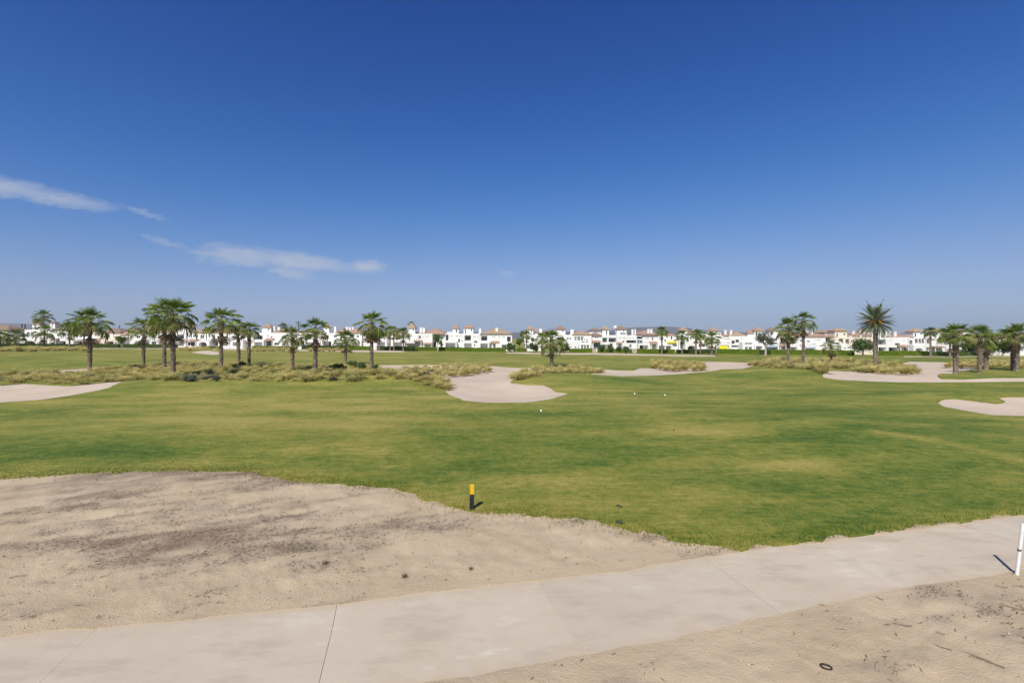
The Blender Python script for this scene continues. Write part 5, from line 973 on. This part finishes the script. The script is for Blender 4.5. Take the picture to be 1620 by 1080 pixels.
# ------------------------------------------------------------------ hills, poles
prof = [(-900, 500), (-500, 505), (-200, 508), (0, 511), (60, 512.5), (150, 518), (250, 521), (400, 525), (800, 526), (955, 523), (990, 518.5), (1015, 517.2), (1045, 516.4), (1072, 517.5), (1090, 520), (1115, 524), (1250, 527), (1620, 526), (2200, 520), (2700, 515)]
def hill(name, Y, prof, label):
    V = []; Fc = []; n = 0; pxs = np.arange(prof[0][0], prof[-1][0], 6); ys = np.interp(pxs, [p[0] for p in prof], [p[1] for p in prof])+(fbm(pxs/25., pxs*0, 5, 3)-.5)*1.6
    rowsn = 14
    for r_ in range(rowsn):
        t = r_/(rowsn-1)
        for px, y in zip(pxs, ys):
            h = (HY-y)/F*Y+CAMH; z = h*ss(0, 1, t)*(1+.25*(fbm(px/20., t*6, 8, 3)-.5)*(1-t)); V.append(((px-CX)/F*Y, Y-2400*(1-t), float(z)-2))
    k = len(pxs)
    for px, y in zip(pxs, ys): V.append(((px-CX)/F*Y, Y+1500, -2))
    for r_ in range(rowsn):
        for c in range(k-1): i = r_*k+c; Fc.append((i, i+1, i+k+1, i+k))
    me = bpy.data.meshes.new(name); me.from_pydata(V, [], Fc); me.update(); return tag(link(name, me, M['hill slope'], smooth=True), label, kind='structure')
hill('hills', 7500, prof, 'low hazy blue hills on the horizon')
def power_pole(px, top, Y, label, arms=((0.0, 9), (3.2, 8)), r=.22):
    g = at_depth(px, Y); mpp = Y/F; h = (HY-top)*mpp+CAMH-g.z; o = tag(empty('power_pole', g), label, 'power pole'); m = MB(); m.tube([(0, 0, -.5), (0, 0, h)], [r*1.5, r], 8); m.build('pole', M['pole steel'], o)
    for dy, w in arms:
        m = MB(); z = h-(2+dy)*mpp; hw = w/2*mpp; m.box(-hw, hw, -.14, .14, z-.14, z+.14); m.tube([(-hw*.6, .02, z-.1), (0, .02, z-1.1)], [.06, .06], 4); m.tube([(hw*.6, .02, z-.1), (0, .02, z-1.1)], [.06, .06], 4); a = m.build('crossarm', M['pole steel'], o)
        for xx in (-.95, -.45, .45, .95): q = MB(); q.tube([(xx*hw, 0, z+.13), (xx*hw, 0, z+.5)], [.09, .06], 6); q.build('insulator', M['pole steel'], a)
power_pole(472, 507.5, 300, 'dark power pole with two crossarms above the villas')
power_pole(34.6, 512, 420, 'distant dark pole, left one of two beside the tall far palm', ((1, 3),), .45); power_pole(39.6, 512.5, 420, 'distant dark pole, right one of two beside the tall far palm', ((1, 3),), .45)
power_pole(189, 514, 260, 'thin mast above the round bright green tree', ((2, 2),), .12)

# ------------------------------------------------------------------ small things on the course and in the foreground
g = on_ground(746, 807.5); p = tag(empty('marker_post', g, .30), 'square marker post, yellow top and black shaft, at the turf edge', 'post'); p.rotation_euler = (0, math.radians(1.2), .30)
hp = 41*g.y/F; hw = .045
def bevel_box(x0, x1, y0, y1, z0, z1, b=.006):
    bm = bmesh.new(); bmesh.ops.create_cube(bm, size=1)
    for q in bm.verts: q.co = Vector(((x0+x1)/2+q.co.x*(x1-x0), (y0+y1)/2+q.co.y*(y1-y0), (z0+z1)/2+q.co.z*(z1-z0)))
    bmesh.ops.bevel(bm, geom=bm.edges[:], offset=b, segments=2, affect='EDGES'); me = bpy.data.meshes.new('box'); bm.to_mesh(me); bm.free(); return me
link('shaft', bevel_box(-hw, hw, -hw, hw, -.15, hp*.64), M['black paint'], p); link('painted_top', bevel_box(-hw-.003, hw+.003, -hw-.003, hw+.003, hp*.642, hp), M['yellow paint'], p)
g = on_ground(1608, 908); p = tag(empty('leaning_post', g), 'leaning white metal post by the cart path at the right edge', 'post')
m = MB(); m.tube([(-.01, 0, -.15), (.115, 0, .88)], [.028, .028], 16); m.build('post_tube', M['post white'], p, smooth=False); m = MB(); m.tube([(.115, 0, .88), (.1165, 0, .892), (.118, 0, .905)], [.030, .030, .016], 16); m.build('end_cap', M['post white'], p); m = MB(); m.tube([(.052, 0, .42), (.0555, 0, .45)], [.0300, .0300], 16); m.build('joint_ring', M['pole steel'], p)
g = on_ground(1307, 1056); bm = bmesh.new(); R0, r0, n, k = .052, .010, 28, 8; vs = []
for i in range(n):
    a = 2*math.pi*i/n; vs.append([bm.verts.new((math.cos(a)*(R0*1.2+r0*math.cos(b)), math.sin(a)*(R0*.82+r0*math.cos(b)), r0*math.sin(b)+.008)) for b in (2*math.pi*j/k for j in range(k))])
for i in range(n):
    for j in range(k): bm.faces.new((vs[i][j], vs[(i+1) % n][j], vs[(i+1) % n][(j+1) % k], vs[i][(j+1) % k]))
me = bpy.data.meshes.new('plastic_ring'); bm.to_mesh(me); bm.free(); o = tag(link('plastic_ring', me, M['black plastic'], None, g+Vector((0, 0, .012)), True), 'small dark plastic ring lying on the bare earth', 'ring'); o.rotation_euler = (.08, .05, -.5)
for px, py, lab in ((856, 653, 'white tee marker nearest the camera, below the central bunker'), (1004, 625, 'white tee marker, left one of the far pair'), (1052, 627.5, 'white tee marker, right one of the far pair')):
    g = on_ground(px, py); o = tag(empty('tee_marker', g+Vector((0, 0, .025))), lab, 'tee marker', 'tee markers'); m = MB(); R = .055
    m.tube([(0, 0, .03), (0, 0, .045), (0, 0, .09), (0, 0, .13), (0, 0, .15), (0, 0, .156)], [R*.55, R*.85, R, R*.8, R*.4, .02], 14); m.build('marker_ball', M['tee white'], o, smooth=True); m = MB(); m.tube([(0, 0, -.1), (0, 0, .035)], [.025, .025], 8); m.build('spike', M['black plastic'], o)
for px, py, sc, lab in ((980, 803, 1.0, 'dark divot of turf lying on the grass near its edge'), (980, 829, 1.1, 'black clod on the turf edge below the dark divot'), (1066, 682, .8, 'small dark divot in the middle of the fairway')):
    g = on_ground(px, py); bm = bmesh.new(); bmesh.ops.create_icosphere(bm, subdivisions=2, radius=.05*sc)
    for q in bm.verts: f = 1+.35*(float(vnoise(q.co.x*40+px, q.co.y*40, 3))-.5)+.3*(float(vnoise(q.co.z*50, q.co.x*30+px, 4))-.5); q.co = Vector((q.co.x*1.5*f, q.co.y*.8*f, q.co.z*.75*f))
    me = bpy.data.meshes.new('clod'); bm.to_mesh(me); bm.free(); o = tag(link('earth_clod', me, M['black plastic'], None, g+Vector((0, 0, .035))), lab, 'clod'); o.rotation_euler = (.2, .3, -.5)
rs = random.Random(23)
TW = ((1391, 947, .16, 1.9, 'curled dry leaf stalk on the path edge, highest of the right litter'), (1476, 938, .10, 2.6, 'short bent twig on the earth right of the path edge'), (1430, 990, .22, 2.9, 'thin grey twig lying in the middle of the right litter'), (1486, 1002, .12, 2.4, 'small dark twig left of the lower litter'), (1490, 1025, .20, 2.3, 'crooked twig above the dark thatch at lower right'), (1560, 1048, .34, 2.5, 'forked dark twig in the lower right corner'), (1545, 1040, .26, 2.2, 'thin twig crossing the forked one'), (1600, 962, .34, 2.7, 'long thin twig at the right edge below the leaning post'), (1585, 930, .18, 2.8, 'short straight twig just below the leaning post'), (1612, 928, .2, 2.6, 'dark twig touching the right edge by the leaning post'),
      (1300, 958, .10, 2.7, 'tiny twig on the earth by the path, left of the right litter'), (1330, 997, .14, 2.9, 'thin short twig above the plastic ring'), (77, 887, .06, .3, 'tiny pale curled stalk on the dark left litter'), (165, 913, .14, .4, 'dark thick twig piece in the middle of the left earth'), (30, 912, .26, .5, 'long dark twig at the left edge'), (10, 975, .24, .6, 'dark twig in the lower left of the earth'), (355, 783, .22, .3, 'twig lying on the upper earth, right one'), (325, 790, .24, .5, 'bent twig lying on the upper earth, left one'), (160, 887, .2, .8, 'thin pale stick on the left earth'), (120, 960, .22, .4, 'dark twig on the earth above the path at left'))
for px, py, L, a, lab in TW:
    g = on_ground(px, py); m = MB(); d = Vector((math.cos(a), math.sin(a), 0)); s_ = Vector((-d.y, d.x, 0)); pts = [d*L*(t-.5)+s_*L*rs.uniform(-.08, .08)+Vector((0, 0, .012+rs.uniform(0, .02))) for t in (0, .3, .6, 1)]; r_ = .003+L*.013
    m.tube(pts, [r_, r_*.9, r_*.7, r_*.3], 5); m.tube([pts[1], pts[1]+(d+s_*.8)*L*.25+Vector((0, 0, .02))], [r_*.6, r_*.25], 4); m.tube([pts[2], pts[2]+(d-s_*.9)*L*.2+Vector((0, 0, .015))], [r_*.5, r_*.2], 4)
    tag(m.build('twig', M['twig'], None, g), lab, 'twig', 'twigs on the bare earth')
def small_tuft(px, py, sc, lab, mat='clump straw', seed=1, cat='grass tuft'):
    rs = random.Random(seed); g = on_ground(px, py); me = clump_mesh(rs, 90, .5, up=.9); o = tag(link('dry_tuft', me, M[mat], None, g), lab, cat, 'dry tufts on the bare earth'); o.scale = (sc,)*3
small_tuft(515, 892, .24, 'small dry brown tuft on the bare earth near the path', 'dead fan leaf', 2); small_tuft(640, 912, .20, 'pair of small dry stubs by the path, right of the brown tuft', 'dead fan leaf', 3); small_tuft(745, 900, .16, 'faint dry tuft on the earth below the marker post', 'dead fan leaf', 4)
small_tuft(757, 809, .26, 'straw tuft at the foot of the marker post', 'clump straw', 5)

# ------------------------------------------------------------------ haze
m = MB(); m.box(-9000, 9000, -9600, 9600, -8, 330)
hz = m.build('haze', None); tag(hz, 'thin blue summer haze', 'haze', kind='stuff')
hm = bpy.data.materials.new('haze'); hm.use_nodes = True; hn = hm.node_tree; hn.nodes.clear(); ho = hn.nodes.new('ShaderNodeOutputMaterial'); pv = hn.nodes.new('ShaderNodeVolumePrincipled')
pv.inputs['Color'].default_value = (.80, .88, 1, 1); pv.inputs['Density'].default_value = 9.0e-5; pv.inputs['Anisotropy'].default_value = .1; hn.links.new(pv.outputs[0], ho.inputs['Volume']); hz.data.materials.append(hm)
